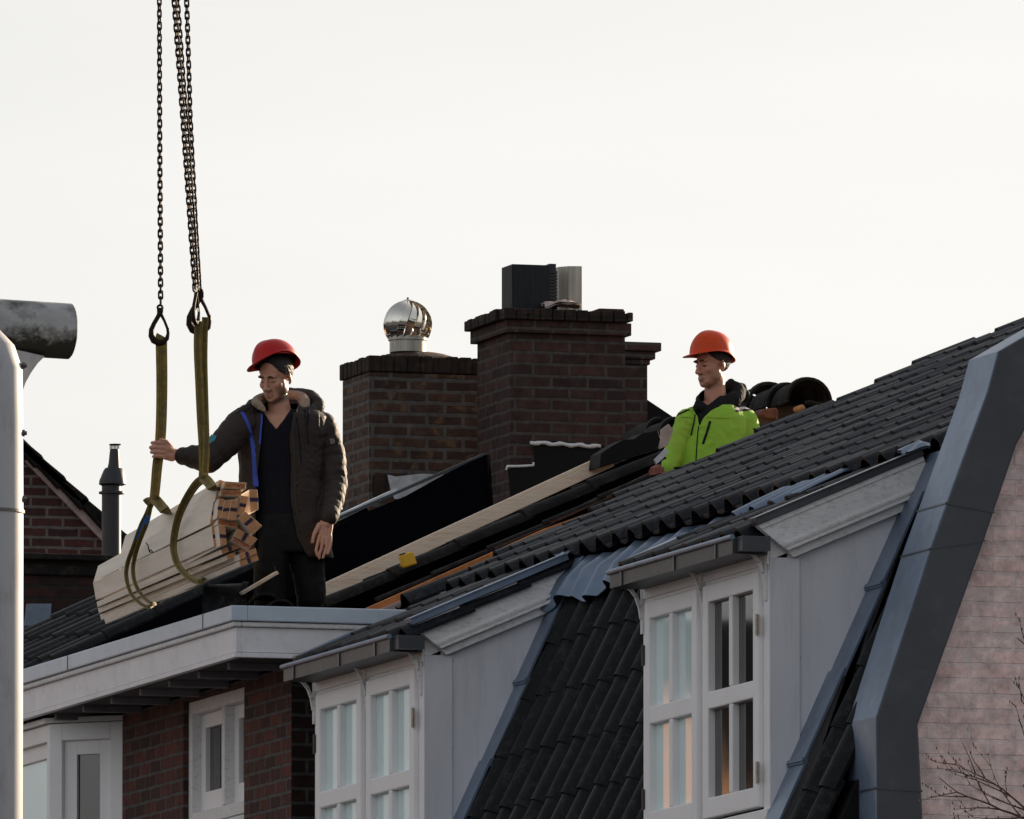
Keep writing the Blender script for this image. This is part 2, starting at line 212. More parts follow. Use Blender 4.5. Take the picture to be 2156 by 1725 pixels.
# ---------------------------------------------------------------- mesh helpers
class MB:
    def __init__(s): s.v = []; s.f = []; s.mi = []
    def add(s, vs, fs, mi=0):
        o = len(s.v); s.v += [tuple(x) for x in vs]; s.f += [tuple(i+o for i in f) for f in fs]; s.mi += [mi]*len(fs); return s
    def box(s, a, b, mi=0):
        x0, y0, z0 = a; x1, y1, z1 = b
        vs = [(x0,y0,z0),(x1,y0,z0),(x1,y1,z0),(x0,y1,z0),(x0,y0,z1),(x1,y0,z1),(x1,y1,z1),(x0,y1,z1)]
        return s.add(vs, [(0,3,2,1),(4,5,6,7),(0,1,5,4),(1,2,6,5),(2,3,7,6),(3,0,4,7)], mi)
    def obox(s, c, ax, mi=0):      # centre, three half-axis vectors
        c = Vector(c); a, b, d = [Vector(x) for x in ax]
        vs = [c+a*i+b*j+d*k for k in (-1,1) for j in (-1,1) for i in (-1,1)]
        return s.add(vs, [(0,2,3,1),(4,5,7,6),(0,1,5,4),(1,3,7,5),(3,2,6,7),(2,0,4,6)], mi)
    def prism(s, pts, ext, mi=0):  # polygon extruded along a vector
        n = len(pts); e = Vector(ext); P = [Vector(p) for p in pts]
        vs = P + [p+e for p in P]
        return s.add(vs, [tuple(range(n))[::-1], tuple(range(n, 2*n))] + [(i, (i+1) % n, (i+1) % n+n, i+n) for i in range(n)], mi)
    def loft(s, rings, cap=True, closed=True, mi=0):
        n = len(rings[0]); vs = [p for r in rings for p in r]; fs = []
        for k in range(len(rings)-1):
            for i in range(n if closed else n-1):
                j = (i+1) % n; fs.append((k*n+i, k*n+j, (k+1)*n+j, (k+1)*n+i))
        if cap: fs += [tuple(range(n))[::-1], tuple((len(rings)-1)*n+i for i in range(n))]
        return s.add(vs, fs, mi)
    def tube(s, path, rad, n=8, mi=0, cap=True, flat=None):
        P = [Vector(p) for p in path]; R = rad if isinstance(rad, (list, tuple)) else [rad]*len(P); rings = []
        ref = None
        for i, p in enumerate(P):
            d = (P[min(i+1, len(P)-1)]-P[max(i-1, 0)]).normalized()
            if ref is None: ref = Vector((0, 0, 1)) if abs(d.z) < 0.9 else Vector((1, 0, 0))
            a = d.cross(ref).normalized(); b = a.cross(d); ref = b if b.length > 0.1 else ref
            rings.append([p + a*cos(2*pi*k/n)*R[i] + b*sin(2*pi*k/n)*R[i] for k in range(n)])
        return s.loft(rings, cap, mi=mi)
    def torus(s, c, ax, bx, R, r, n=20, m=8, sx=1.0, arc=2*pi):
        c = Vector(c); a = Vector(ax).normalized(); b = Vector(bx).normalized(); nn = a.cross(b)
        path = []
        for i in range(n):
            t = 2*pi*i/n; path.append((a*cos(t)*R*sx + b*sin(t)*R, (a*cos(t)*sx + b*sin(t)).normalized()))
        vs = []; fs = []
        for p, o in path:
            for k in range(m): q = 2*pi*k/m; vs.append(c+p+o*cos(q)*r+nn*sin(q)*r)
        for i in range(n):
            for k in range(m): fs.append((i*m+k, ((i+1) % n)*m+k, ((i+1) % n)*m+(k+1) % m, i*m+(k+1) % m))
        return s.add(vs, fs)
    def ell(s, c, r, ax=None, n=14, m=10, mi=0):   # ellipsoid, optional three axis vectors
        c = Vector(c); A = ax or (Vector((1,0,0)), Vector((0,1,0)), Vector((0,0,1)))
        A = [Vector(x) for x in A]; vs = [c-A[2]*r[2]]; fs = []
        for j in range(1, m):
            ph = -pi/2+pi*j/m
            for i in range(n): t = 2*pi*i/n; vs.append(c+A[0]*r[0]*cos(ph)*cos(t)+A[1]*r[1]*cos(ph)*sin(t)+A[2]*r[2]*sin(ph))
        vs.append(c+A[2]*r[2]); L = len(vs)-1
        for i in range(n):
            fs.append((0, 1+(i+1) % n, 1+i)); fs.append((L, L-n+i, L-n+(i+1) % n))
            for j in range(m-2): a = 1+j*n+i; b = 1+j*n+(i+1) % n; fs.append((a, b, b+n, a+n))
        return s.add(vs, fs, mi)
    def cap(s, a, b, ra, rb, n=12):   # tapered capsule
        a = Vector(a); b = Vector(b); s.tube([a, b], [ra, rb], n); s.ell(a, (ra,)*3, n=n, m=8); s.ell(b, (rb,)*3, n=n, m=8); return s
    def build(s, name, m, parent=None, smooth=False):
        me = bpy.data.meshes.new(name); me.from_pydata(s.v, [], s.f)
        for mm in (m if isinstance(m, (list, tuple)) else [m]): me.materials.append(mm)
        me.polygons.foreach_set('material_index', s.mi)
        bm = bmesh.new(); bm.from_mesh(me); bmesh.ops.recalc_face_normals(bm, faces=bm.faces); bm.to_mesh(me); bm.free()
        if smooth: me.polygons.foreach_set('use_smooth', [True]*len(me.polygons)); 
        o = bpy.data.objects.new(name, me); sc.collection.objects.link(o)
        if parent is not None: attach(o, parent)
        if smooth == 2: smooth_angle(o)
        return o
def smooth_angle(o, ang=35):
    me = o.data; bm = bmesh.new(); bm.from_mesh(me)
    for e in bm.edges:
        if len(e.link_faces) == 2 and e.calc_face_angle(0) > radians(ang): e.smooth = False
    bm.to_mesh(me); bm.free()
def wmat(o):
    m = o.matrix_basis.copy()
    return wmat(o.parent) @ o.matrix_parent_inverse @ m if o.parent else m
def attach(o, parent):
    o.parent = parent; o.matrix_parent_inverse = wmat(parent).inverted()
def tag(o, label, cat, group=None, kind=None):
    if label: o['label'] = label
    if cat: o['category'] = cat
    if group: o['group'] = group
    if kind: o['kind'] = kind
    return o
def empty(name, loc, label, cat, group=None):
    o = bpy.data.objects.new(name, None); sc.collection.objects.link(o); o.location = loc; o.empty_display_size = 0.2
    return tag(o, label, cat, group)
def bevel(o, w=0.004, seg=2):
    md = o.modifiers.new('bevel', 'BEVEL'); md.width = w; md.segments = seg; md.limit_method = 'ANGLE'; md.angle_limit = radians(40); return o
EX, EY, EZ = Vector((1,0,0)), Vector((0,1,0)), Vector((0,0,1))
# ================================================================ GROUND
g = MB().add([(-1500,-200,0),(1500,-200,0),(1500,2500,0),(-1500,2500,0)], [(0,1,2,3)]).build('ground', M['ground']); g['kind'] = 'structure'
# ================================================================ TERRACED HOUSE WITH TWO DORMERS
XF, YC, DD = 23.377, 72.0, 6.10          # dormer front plane, near cheek plane, dormer spacing
ST, UPA = radians(65.2), radians(24.0)
EAVE = Vector((24.305, 0, 9.12))          # foot of the upper roof
YG = 70.95                                 # outer face of the gable wall
WT, EXPO = 0.2855, 0.352
S_DIR = Vector((cos(ST), 0, sin(ST))); S_N = Vector((-sin(ST), 0, cos(ST)))
U_DIR = Vector((cos(UPA), 0, sin(UPA))); U_N = Vector((-sin(UPA), 0, cos(UPA)))
house = empty('terraced_house', (24.5, 76, 0), 'dark tiled mansard house with two white dormers and pink painted gable wall', 'house')
def tile_rows(mb, org, ud, nn, rows, y0, cols, ok, jit=0.006, w=WT, ex=EXPO, amp=0.060, th=0.016, lift=0.015, sd=EY):
    ncs = 12
    for r in rows:
        for c in range(cols[0], cols[1]):
            if not ok(r, c): continue
            ys = y0+c*w; jy = random.uniform(-jit, jit); ju = random.uniform(-jit, jit)*1.5; jn = random.uniform(-jit, jit)*0.7; rot = random.uniform(-0.006, 0.006)
            prof = []
            for i in range(ncs+1):
                t = i/ncs
                h = amp*sin(pi*t/0.56)**0.8 if t < 0.56 else -0.012*sin(pi*(t-0.56)/0.44)
                prof.append((t*(w+0.004), h))
            vs = []
            for (uu, ln) in ((r*ex+ju, lift), (r*ex+ex+0.06, 0.0)):
                for (dy, h) in prof:
                    vs.append(org + ud*(uu+rot*dy) + nn*(h+ln+jn) + sd*(ys+dy+jy))
            n = ncs+1
            for k in range(2): vs += [v - nn*th for v in vs[k*n:(k+1)*n]]
            # order: 0..n-1 low top, n..2n-1 high top, then low bottom, high bottom
            fs = [(i, i+1, n+i+1, n+i) for i in range(ncs)] + [(2*n+i, 2*n+i+1, i+1, i) for i in range(ncs)]
            fs += [(2*n+i+1, 2*n+i, 3*n+i, 3*n+i+1) for i in range(ncs)] + [(0, n, 3*n, 2*n), (n-1, 2*n-1, 4*n-1, 3*n-1)]
            mb.add(vs, fs)
    return mb
def org_y(v): return Vector((v.x, 0, v.z))
# roof decks (closed slabs under the tiles)
z_low = 5.4; x_low = EAVE.x-(EAVE.z-z_low)/tan(ST)
deck = MB()
ridge = EAVE + U_DIR*5.55
pr = [Vector((x_low, 0, z_low)), EAVE, ridge, ridge+Vector((4.0, 0, -1.8)), Vector((ridge.x+4, 0, 4.8)), Vector((x_low+0.3, 0, 4.8))]
deck.prism([Vector((p.x+0.05, 71.1, p.z-0.04)) for p in pr], (0, 81.25-71.1, 0)).build('roof_deck', M['flash'], house)
MB().prism([Vector((p.x, 81.26, p.z-0.05)) for p in (EAVE+U_DIR*0.3, ridge, ridge+Vector((0.5, 0, -1)), EAVE+U_DIR*0.3+Vector((0.4, 0, -0.5)))], (0, 0.73, 0)).build('roof_deck', M['dark_wood'], house)
deck2 = MB(); pr2 = [EAVE+U_DIR*2.3, ridge, ridge+Vector((0.5, 0, -1)), EAVE+U_DIR*2.3+Vector((0.4, 0, -0.7))]
deck2.prism([Vector((p.x, 82.0, p.z-0.05)) for p in pr2], (0, 2.0, 0)).build('roof_deck', M['dark_wood'], house)
# steep tiles
def okS(r, c):
    y = 71.16+c*WT
    for b in (YC, YC+DD):
        if (b-0.02 < y+WT/2 < b+2.15 and r > -1) or (y < b and y+WT > b-0.03): return False
    if y > 78.0 and y < 78.3 + 2.4: return False
    return y < 80.9
st = MB(); sorg = Vector((EAVE.x, 0, EAVE.z))
for c0, c1 in ((0, 3), (3, 26), (26, 36)):
    st = MB(); tile_rows(st, sorg - S_DIR*(7*EXPO-0.10), S_DIR, S_N, range(-4, 6), 71.16, (c0, c1), okS)
    if st.v: st.build('steep_roof', M['tile'], house, smooth=2)
def ybound(r):
    x = EAVE.x + r*EXPO*cos(UPA)
    return min(82.5, 80.8 + max(0, (x-24.4))*0.9)
def okU(r, c):
    y = 71.16+c*WT
    if r < 0: return (YC-0.05 < y+WT/2 < YC+2.25) or (YC+DD < y+WT/2 < YC+DD+2.2)
    if r == 0 and 80.9 < y < 81.2: return True
    return y+WT < ybound(r)+0.25*((r*7) % 3)
up = MB()
tile_rows(up, org_y(EAVE) - U_DIR*0.10 + U_N*0.015, U_DIR, U_N, range(0, 16), 71.16, (0, 46), okU)
tile_rows(up, org_y(EAVE) - U_DIR*0.10 - U_N*0.030, U_DIR, U_N, range(-3, 0), 71.16, (0, 46), okU)
up.build('upper_roof', M['tile_sheen'], house, smooth=2)
rt = MB()
for k in range(30):
    y = 71.2+k*0.43
    if y > 84: break
    c = ridge + Vector((0, y, 0.0)); rt.tube([c, c+EY*0.44+EZ*0.0], [0.085, 0.095], 12)
rt.build('ridge_capping', M['tile'], house, smooth=2)
# pink gable wall
zc = [px(0,0,24)]
def gy(u, v, Y=YG-0.12): return py(u, v, Y)
edge_out = [(1842,1760),(1842,1509),(1959,1147),(2078,822),(2100,738)]     # arris between lead coloured as sky-lit and lead coloured as shaded
edge_in = [(1944,1760),(1941,1665),(1933,1525),(2074,1135),(2140,940),(2260,660)]
gp = [py(u-14, v, YG) for u, v in edge_in]
wall = MB(); low = [Vector((p.x, YG, p.z)) for p in gp]
poly = [Vector((low[0].x, YG, 0))]+low+[Vector((33, YG, low[-1].z)), Vector((33, YG, 0))]
wall.prism(poly, (0, 0.35, 0)).build('gable_wall', M['brick_pink'], house)
# facade below the steep roof
MB().box((22.95, 71.35, 0), (30, 81.22, 5.3)).build('front_wall', M['brick_wall'], house)
# lead coping: follows the mansard outline, turned up to the shallow slope
Yc0 = YG-0.12
O = [py(u, v, Yc0) for u, v in [(1845,1760),(1844,1509),(1959,1152),(2079,822),(2101,740)]] 
O.append(O[-1]+Vector((1.4*cos(radians(30)), 0, 1.4*sin(radians(30)))))
I = [py(u, v, Yc0) for u, v in [(1946,1760),(1934,1525),(2074,1135),(2142,935)]]; I.append(py(2190,850,Yc0)); I.append(I[-1]+Vector((1.4*cos(radians(30)), 0, 1.4*sin(radians(30)))))
cop = MB(); W_ = 0.46
segs = []
for k in range(len(O)-1):
    a, b, c, d = O[k], O[k+1], I[k+1], I[k]
    cop.add([a, b, c, d, a+EY*W_, b+EY*W_, c+EY*W_, d+EY*W_], [(0,1,2,3),(7,6,5,4),(0,4,5,1),(2,6,7,3)] + ([(0,3,7,4)] if k == 0 else []) + ([(1,5,6,2)] if k == len(O)-2 else []))
bm_idx = []
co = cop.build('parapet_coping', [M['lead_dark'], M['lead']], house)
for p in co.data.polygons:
    if abs(p.normal.y) < 0.5: p.material_index = 1  # light and shade of one lead put into colour by face direction
bevel(co, 0.012, 2)
for t, k in ((0.28, 2), (0.40, 0), (0.99, 1)):
    a = O[k].lerp(O[k+1], t); d = I[k].lerp(I[k+1], t)
    e = (a-d).normalized(); al = (O[k+1]-O[k]).normalized()
    seam = MB(); seam.obox((a+d)/2-EY*0.002, ((a-d)/2*1.01, al*0.005, EY*0.003)); seam.obox(a+e*0.001+EY*W_/2, (EY*W_/2, al*0.005, e*0.003)); seam.build('coping_seam', M['lead_dark'], co)

# crumpled lead corner above the right dormer's verge and above the left one
def crumple(mb, c, sx, sy, sz, seed):
    n = 9
    vs = []; fs = []
    for i in range(n):
        for j in range(n):
            u = i/(n-1)*2-1; v = j/(n-1)*2-1
            nz = noise.noise(Vector((u*1.7+seed, v*1.7, seed)))*0.6
            vs.append(Vector(c)+Vector((u*sx, v*sy, sz*(1-u*u*0.6-v*v*0.5+nz)-(0.5+0.5*u)*0.0)))
    for i in range(n-1):
        for j in range(n-1): fs.append((i*n+j, (i+1)*n+j, (i+1)*n+j+1, i*n+j+1))
    o = len(vs); vs2 = [v-EZ*0.012 for v in vs]
    fs2 = [tuple(x+o for x in f[::-1]) for f in fs]
    mb.add(vs+vs2, fs+fs2)
for Y in (YC, YC+DD):
    cr = MB(); crumple(cr, py(1955 if Y == YC else 1222, 945 if Y == YC else 1168, Y-0.02) + Vector((0.0, 0.06, -0.03)), 0.13, 0.12, 0.07, Y)
    cr.build('lead_corner_dressing', M['lead'], house, smooth=True)
a0 = org_y(EAVE)
# ---- dressed lead apron (corrugated) at the top of the steep roof between the dormers
ap = MB(); n = 0; rows = []
ys = [74.9+i*0.02 for i in range(int((YC+DD-0.02-74.9)/0.02)+1)]
for (uu, lf, am) in ((-0.02, -0.04, 0.0), (-0.08, 0.03, 0.5), (-0.22, 0.072, 1.0), (-0.38, 0.082, 1.0)):
    row = []
    for y in ys:
        t = ((y-71.16)/WT) % 1.0; h = 0.058*max(0, sin(pi*t/0.56)) if t < 0.56 else 0
        wob = 0.02*noise.noise(Vector((y*3, uu*5, 1)))
        row.append(a0 + S_DIR*(uu+wob+(0.035*sin(y*9) if uu < -0.3 else 0)) + S_N*(lf+h*am*0.9+wob*0.5)+EY*y)
    rows.append(row)
vs = [p for r in rows for p in r]; N_ = len(ys); fs = [(k*N_+i, k*N_+i+1, (k+1)*N_+i+1, (k+1)*N_+i) for k in range(3) for i in range(N_-1)]
ap.add(vs, fs); ap.add([v-S_N*0.006 for v in vs], [f[::-1] for f in fs])
ap.build('lead_apron', M['lead'], house, smooth=True)
for Yd in (YC,):
    ap = MB(); ys = [Yd+1.2+i*0.02 for i in range(54)]; rows = []
    for (uu, lf) in ((-0.42, 0.018), (-0.28, 0.026), (-0.10, 0.03), (0.02, 0.0)):
        rows.append([a0 + U_DIR*(uu-0.05*(y-Yd-0.9)+0.015*noise.noise(Vector((y*4, uu*5, 2)))) + U_N*(lf-0.03+0.060*(max(0, sin(pi*(((y-71.16)/WT) % 1.0)/0.56)) if ((y-71.16)/WT) % 1.0 < 0.56 else 0)) + EY*y for y in ys])
    vs = [p for r in rows for p in r]; N_ = len(ys); fs = [(k*N_+i, k*N_+i+1, (k+1)*N_+i+1, (k+1)*N_+i) for k in range(3) for i in range(N_-1)]
    ap.add(vs, fs); ap.add([v-U_N*0.005 for v in vs], [f[::-1] for f in fs]); ap.build('lead_apron', M['lead'], house, smooth=True)
# ---- sloping lead flashings beside the cheeks
def soakers(Y):
    f = MB()
    for k in range(5):
        a = -2.35+k*0.50; hl_ = 0.27 if k < 4 else 0.14
        hw_ = 0.132 if Y < 75 else 0.11
        f.obox(a0+S_DIR*(a+hl_)+S_N*(0.058+0.010*(k % 2))+EY*(Y-hw_+.002), (S_DIR*hl_, EY*hw_, S_N*0.006))
        f.obox(a0+S_DIR*(a+0.02)+S_N*(0.066+0.010*(k % 2))+EY*(Y-hw_+.002), (S_DIR*0.010, EY*(hw_+.002), S_N*0.007))
    return f.build('cheek_flashing', M['lead'], house)
soakers(YC); soakers(YC+DD)
# ---------------------------------------------------------------- dormer
def dormer(Y0, idx):
    o = empty('dormer', (XF, Y0, 7.3), 'white casement dormer with glazed sashes' , None); o.parent = house
    o.location = Vector((XF, Y0, 7.3))-Vector(house.location)
    # cheek panel, plane Y = Y0
    def yy(u, v): return py(u, v, YC) + EY*(Y0-YC)
    zb = 6.6
    ck = [Vector((XF+0.02, Y0, zb)), Vector((XF+0.02, Y0, 8.53)), Vector((24.10, Y0, 8.82)), Vector((24.16, Y0, 8.80)), Vector((23.30, Y0, 6.6))]
    MB().prism(ck, (0, 0.05, 0)).build('cheek', M['cheek'], o)
    MB().prism([p+EY*2.08 for p in ck], (0, 0.05, 0)).build('cheek', M['cheek'], o)
    # corner board strip and little screw heads
    MB().box((XF-0.002, Y0-0.014, zb), (XF+0.155, Y0-0.001, 8.535)).build('corner_board', M['cheek'], o)
    for (u, v) in ((1683,1186),(1833,1249),(1684,1382),(1690,1576),(1733,1477)):
        MB().ell(yy(u, v)-EY*0.001, (0.008, 0.005, 0.008), n=8, m=6).build('screw_head', M['cheek'], o)
    # bargeboard: bevel top, flat, two mouldings
    A = yy(1587,1108); B = yy(1935,962)
    d = (B-A).normalized(); nn = Vector((-d.z, 0, d.x))
    L = (B-A).length
    bb = MB()
    def strip(t0, t1, y0, y1):
        bb.prism([A+d*(-t0*0.55)+nn*t0+EY*y0, A+d*L+nn*t0+EY*y0, A+d*L+nn*t1+EY*y0, A+d*(-t1*0.55)+nn*t1+EY*y0], (0, y1-y0, 0))
    strip(-0.160, 0.0, -0.055, -0.005); strip(-0.178, -0.162, -0.075, -0.005); strip(-0.222, -0.180, -0.045, -0.005); strip(-0.026, -0.004, -0.062, -0.056); strip(-0.150, -0.138, -0.064, -0.056)
    bb.build('bargeboard', M['white_old'], o)
    # metal drip strip above the bargeboard
    vg = MB(); vg.obox((A+B)/2+nn*0.018-EY*0.03, (d*L/2*1.01, nn*0.016, EY*0.045))
    vg.obox((A+B)/2+nn*0.038-EY*0.01, (d*L/2*1.0, nn*0.003, EY*0.075))
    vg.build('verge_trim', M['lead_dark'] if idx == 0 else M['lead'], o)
    # window wall: head, jambs, mullion
    zt, zbt = 8.50, 6.9
    fr = MB()
    fr.box((XF, Y0+0.0, zt-0.02), (XF+0.10, Y0+2.13, 8.62)); 
    for (a, b) in ((0.0, 0.105), (1.035, 1.13), (2.03, 2.13)): fr.box((XF, Y0+a, zbt-0.4), (XF+0.09, Y0+b, zt-0.02))
    fr.box((XF-0.02, Y0+0.0, 7.20), (XF+0.10, Y0+2.13, 7.26)) 
    fr.box((XF+0.02, Y0+0.105, 6.5), (XF+0.08, Y0+2.03, 7.20))
    bevel(fr.build('window_frame', M['white'], o), 0.006)
    hb = MB(); hb.box((XF-0.012, Y0+0.0, 8.50), (XF-0.002, Y0+2.13, 8.575)); hb.build('head_board', M['white'], o)
    for si, (a, b) in enumerate(((0.11, 1.03), (1.135, 2.025))):
        s = MB(); x0, x1 = XF-0.028, XF+0.02; sz0, sz1 = 7.275, 8.475
        st_ = 0.085; s.box((x0, Y0+a, sz0), (x1, Y0+a+st_, sz1)); s.box((x0, Y0+b-st_, sz0), (x1, Y0+b, sz1))
        s.box((x0, Y0+a+st_, sz1-0.09), (x1, Y0+b-st_, sz1)); s.box((x0, Y0+a+st_, sz0), (x1, Y0+b-st_, sz0+0.105))
        s.box((x0+0.001, Y0+a+st_, 7.835), (x1-0.001, Y0+b-st_, 7.925)); m_ = (a+b)/2
        s.box((x0+0.002, Y0+m_-0.028, sz0+0.105), (x1-0.002, Y0+m_+0.028, 7.835)); s.box((x0+0.002, Y0+m_-0.028, 7.925), (x1-0.002, Y0+m_+0.028, sz1-0.09))
        so_ = s.build('sash', M['white'], o); bevel(so_, 0.007)
        for (za, zb_) in ((sz0+0.105, 7.835), (7.925, sz1-0.09)):
            for (ya, yb) in ((a+st_, m_-0.028), (m_+0.028, b-st_)):
                dark = (idx == 0 and si == 0)
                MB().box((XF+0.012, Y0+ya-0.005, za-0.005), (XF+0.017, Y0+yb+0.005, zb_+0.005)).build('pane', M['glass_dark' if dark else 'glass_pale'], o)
    for (yh, zh, k) in ((0.107, 8.20, 0), (0.107, 7.45, 0), (2.028, 8.20, 1), (2.028, 7.45, 1)):
        hg = MB(); hg.tube([(XF-0.034, Y0+yh, zh-0.055), (XF-0.034, Y0+yh, zh+0.055)], 0.008, 8)
        hg.box((XF-0.031, Y0+yh-0.02, zh-0.05), (XF-0.026, Y0+yh+0.02, zh+0.05)); hg.build('hinge', M['hinge'] if k == 0 else M['hinge_dark'], o)
    # scrolled gutter brackets: straight leg and curved arm
    for yb in (0.05, 1.085, 2.12):
        br = MB(); br.box((XF-0.014, Y0+yb-0.014, 8.32), (XF-0.002, Y0+yb+0.014, 8.60))
        pts = [(XF-0.012, Y0+yb, 8.40), (XF-0.022, Y0+yb, 8.46), (XF-0.042, Y0+yb, 8.515), (XF-0.07, Y0+yb, 8.55), (XF-0.10, Y0+yb, 8.568)]
        for i in range(4):
            a, b = Vector(pts[i]), Vector(pts[i+1]); dd = b-a; nrm = Vector((-dd.z, 0, dd.x)).normalized()
            br.obox((a+b)/2, (dd/2*1.08, EY*0.011, nrm*0.008))
        br.build('gutter_bracket', M['white_old'], o)
    # box gutter with rolled lip
    gx0, gx1, gz0, gz1 = XF-0.20, XF-0.055, 8.548, 8.632
    g_ = MB(); ya, yb = Y0-0.01, Y0+2.07
    g_.box((gx0, ya, gz0), (gx0+0.006, yb, gz1)); g_.box((gx0+0.006, ya, gz0), (gx1, yb, gz0+0.006)); g_.box((gx0+0.006, yb-0.006, gz0+0.006), (gx1, yb, gz1)); g_.box((gx0+0.006, ya, gz0+0.006), (gx1, ya+0.006, gz1))
    g_.box((gx1, ya, gz0), (XF-0.013, yb, gz0+0.03))
    go = g_.build('gutter', M['zinc'], o)
    MB().tube([(gx0-0.004, ya-0.01, gz1), (gx0-0.004, yb+0.02, gz1)], 0.014, 10).build('gutter_lip', M['lead'], go, smooth=2)
    for yj in (0.25, 0.95, 1.85):
        sm_ = MB(); sm_.box((gx0-0.007, Y0+yj, gz0-0.003), (gx0-0.001, Y0+yj+0.025, gz1-0.012))
        sm_.build('gutter_seam', M['lead_dark'], go)
    # outlet block at the near end (dark)
    MB().box((gx0+0.02, ya-0.10, gz0+0.01), (XF-0.03, ya-0.008, gz1+0.0)).build('gutter_end_box', M['lead_dark'], go)
    # lead tongue at the far end of the eave
    lt = MB(); e0 = a0 - U_DIR*1.09 + U_N*0.03 + EY*(Y0+2.20)
    lt.obox(e0+U_DIR*0.2, (U_DIR*0.20, EY*0.10, U_N*0.006)); lt.obox(e0+U_DIR*0.2+EY*0.10-U_N*0.04, (U_DIR*0.20, EY*0.006, U_N*0.045))
    lt.build('lead_tongue', M['lead'], o)
    # solid roof body under the dormer tiles
    e1 = org_y(EAVE) - U_DIR*1.09
    MB().prism([Vector((e1.x+0.03, Y0+0.02, e1.z-0.045)), Vector((EAVE.x+0.3, Y0+0.02, EAVE.z+0.10)), Vector((EAVE.x+0.3, Y0+0.02, EAVE.z-0.1)), Vector((e1.x+0.10, Y0+0.02, e1.z-0.09))], (0, 2.12, 0)).build('dormer_roof', M['flash'], o)
    MB().box((XF+0.30, Y0+0.1, 6.6), (XF+0.32, Y0+2.0, 8.6)).build('room_curtain', M['glass_mid'], o)
    return o
d0 = dormer(YC, 0); d1 = dormer(YC+DD, 1)
d0['label'] = 'nearer white dormer with dark reflecting right sash'
d1['label'] = 'farther white dormer with pale curtained sashes tinted with sky reflection'
# ================================================================ BRICK HOUSE WITH FLAT ROOF
bh = empty('brick_house', (24, 84, 0), 'dark red brick house with white fascia round its flat roof and two white windows', 'house')
XB, YB = 23.55, 81.30
def wallbox(mb, a, b): mb.box(a, b)
wl = MB()
# front wall around the two window openings (butted blocks)
Z0, Z1 = 5.0, 8.74
wl.box((XB, YB, Z0), (XB+0.3, 82.27, Z1)); wl.box((XB, 82.27, 8.71), (XB+0.3, 83.55, Z1)); wl.box((XB, 82.27, Z0), (XB+0.3, 83.55, 7.5))
wl.box((XB, 83.55, Z0), (XB+0.3, 84.87, Z1)); wl.box((XB, 84.87, 8.71), (XB+0.3, 88.5, Z1)); wl.box((XB, 84.87, Z0), (XB+0.3, 88.5, 7.4)); wl.box((XB, 88.5, Z0), (XB+0.3, 92, Z1))
wl.build('front_wall', M['brick_wall'], bh)
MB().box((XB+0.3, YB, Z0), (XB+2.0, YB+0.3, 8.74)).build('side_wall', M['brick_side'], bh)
MB().box((XB+0.0, YB-0.003, Z0), (XB+0.298, YB-0.0005, 8.74)).build('side_wall', M['brick_side'], bh)
# flat roof slab, fascia, moulding and metal edge
FX, FY = 23.10, 80.90
MB().box((FX+0.05, FY+0.05, 8.76), (26.8, 93, 8.97)).build('flat_roof', M['black'], bh)
def ring(name, x, y, z0, z1, th, m):
    b = MB(); b.box((x, y, z0), (x+th, 93, z1)); b.box((x+th, y, z0), (26.8, y+th, z1)); return b.build(name, m, bh)
bevel(ring('fascia', FX+0.012, FY+0.012, 8.775, 8.915, 0.03, M['fascia']), 0.003)
bevel(ring('fascia_moulding', FX-0.012, FY-0.012, 8.917, 8.945, 0.055, M['white_old']), 0.008)
bevel(ring('fascia_lower_strip', FX+0.004, FY+0.004, 8.745, 8.772, 0.04, M['fascia']), 0.003)
bevel(ring('roof_edge_trim', FX-0.028, FY-0.028, 8.948, 9.035, 0.10, M['trim_metal']), 0.006)
jo = MB()
for y in (81.45, 84.35, 87.0): jo.box((FX-0.031, y, 8.946), (FX-0.029, y+0.008, 9.036))
jo.build('trim_joint', M['lead_dark'], bh)
sf = MB(); sf.box((FX+0.05, FY+0.05, 8.752), (XB, 93, 8.759)); sf.build('soffit', M['soffit'], bh)
for k in range(11): y = 81.35+k*0.62; MB().box((FX+0.10, y, 8.715), (XB, y+0.045, 8.751)).build('rafter_end', M['rafter'], bh)
# windows
def casement(y0, y1, z0, z1, x, sash, glass, splits):
    f = MB(); t = 0.075; d = 0.10
    f.box((x, y0, z0), (x+d, y0+t, z1)); f.box((x, y1-t, z0), (x+d, y1, z1)); f.box((x, y0+t, z1-t), (x+d, y1-t, z1)); f.box((x, y0+t, z0), (x+d, y1-t, z0+t))
    ms = [y0+t]+splits+[y1-t]
    for s in splits: f.box((x-0.004, s-0.03, z0+t), (x+d, s+0.03, z1-t))
    w = f.build('window_frame', M['white_old'], bh); bevel(w, 0.005)
    for k in range(len(ms)-1):
        a, b = ms[k]+(0.03 if k else 0), ms[k+1]-(0.03 if k < len(splits) else 0)
        s = MB(); q = 0.085; x2 = x+0.055
        zc = z0+t; zd = z1-t
        s.box((x2, a, zc), (x2+0.045, a+q, zd)); s.box((x2, b-q, zc), (x2+0.045, b, zd)); s.box((x2, a+q, zd-q), (x2+0.045, b-q, zd)); s.box((x2, a+q, zc), (x2+0.045, b-q, zc+q*1.4))
        so_ = s.build('sash', M['white'], w); bevel(so_, 0.005)
        MB().box((x2+0.03, a+q-0.004, zc+q*1.4-0.004), (x2+0.036, b-q+0.004, zd-q+0.004)).build('pane', glass, w)
    return w
casement(82.275, 83.545, 7.98, 8.705, XB+0.03, None, M['glass_mid'], [82.80])
casement(82.275, 83.545, 7.5, 7.975, XB+0.03, None, M['glass_mid'], [82.80])
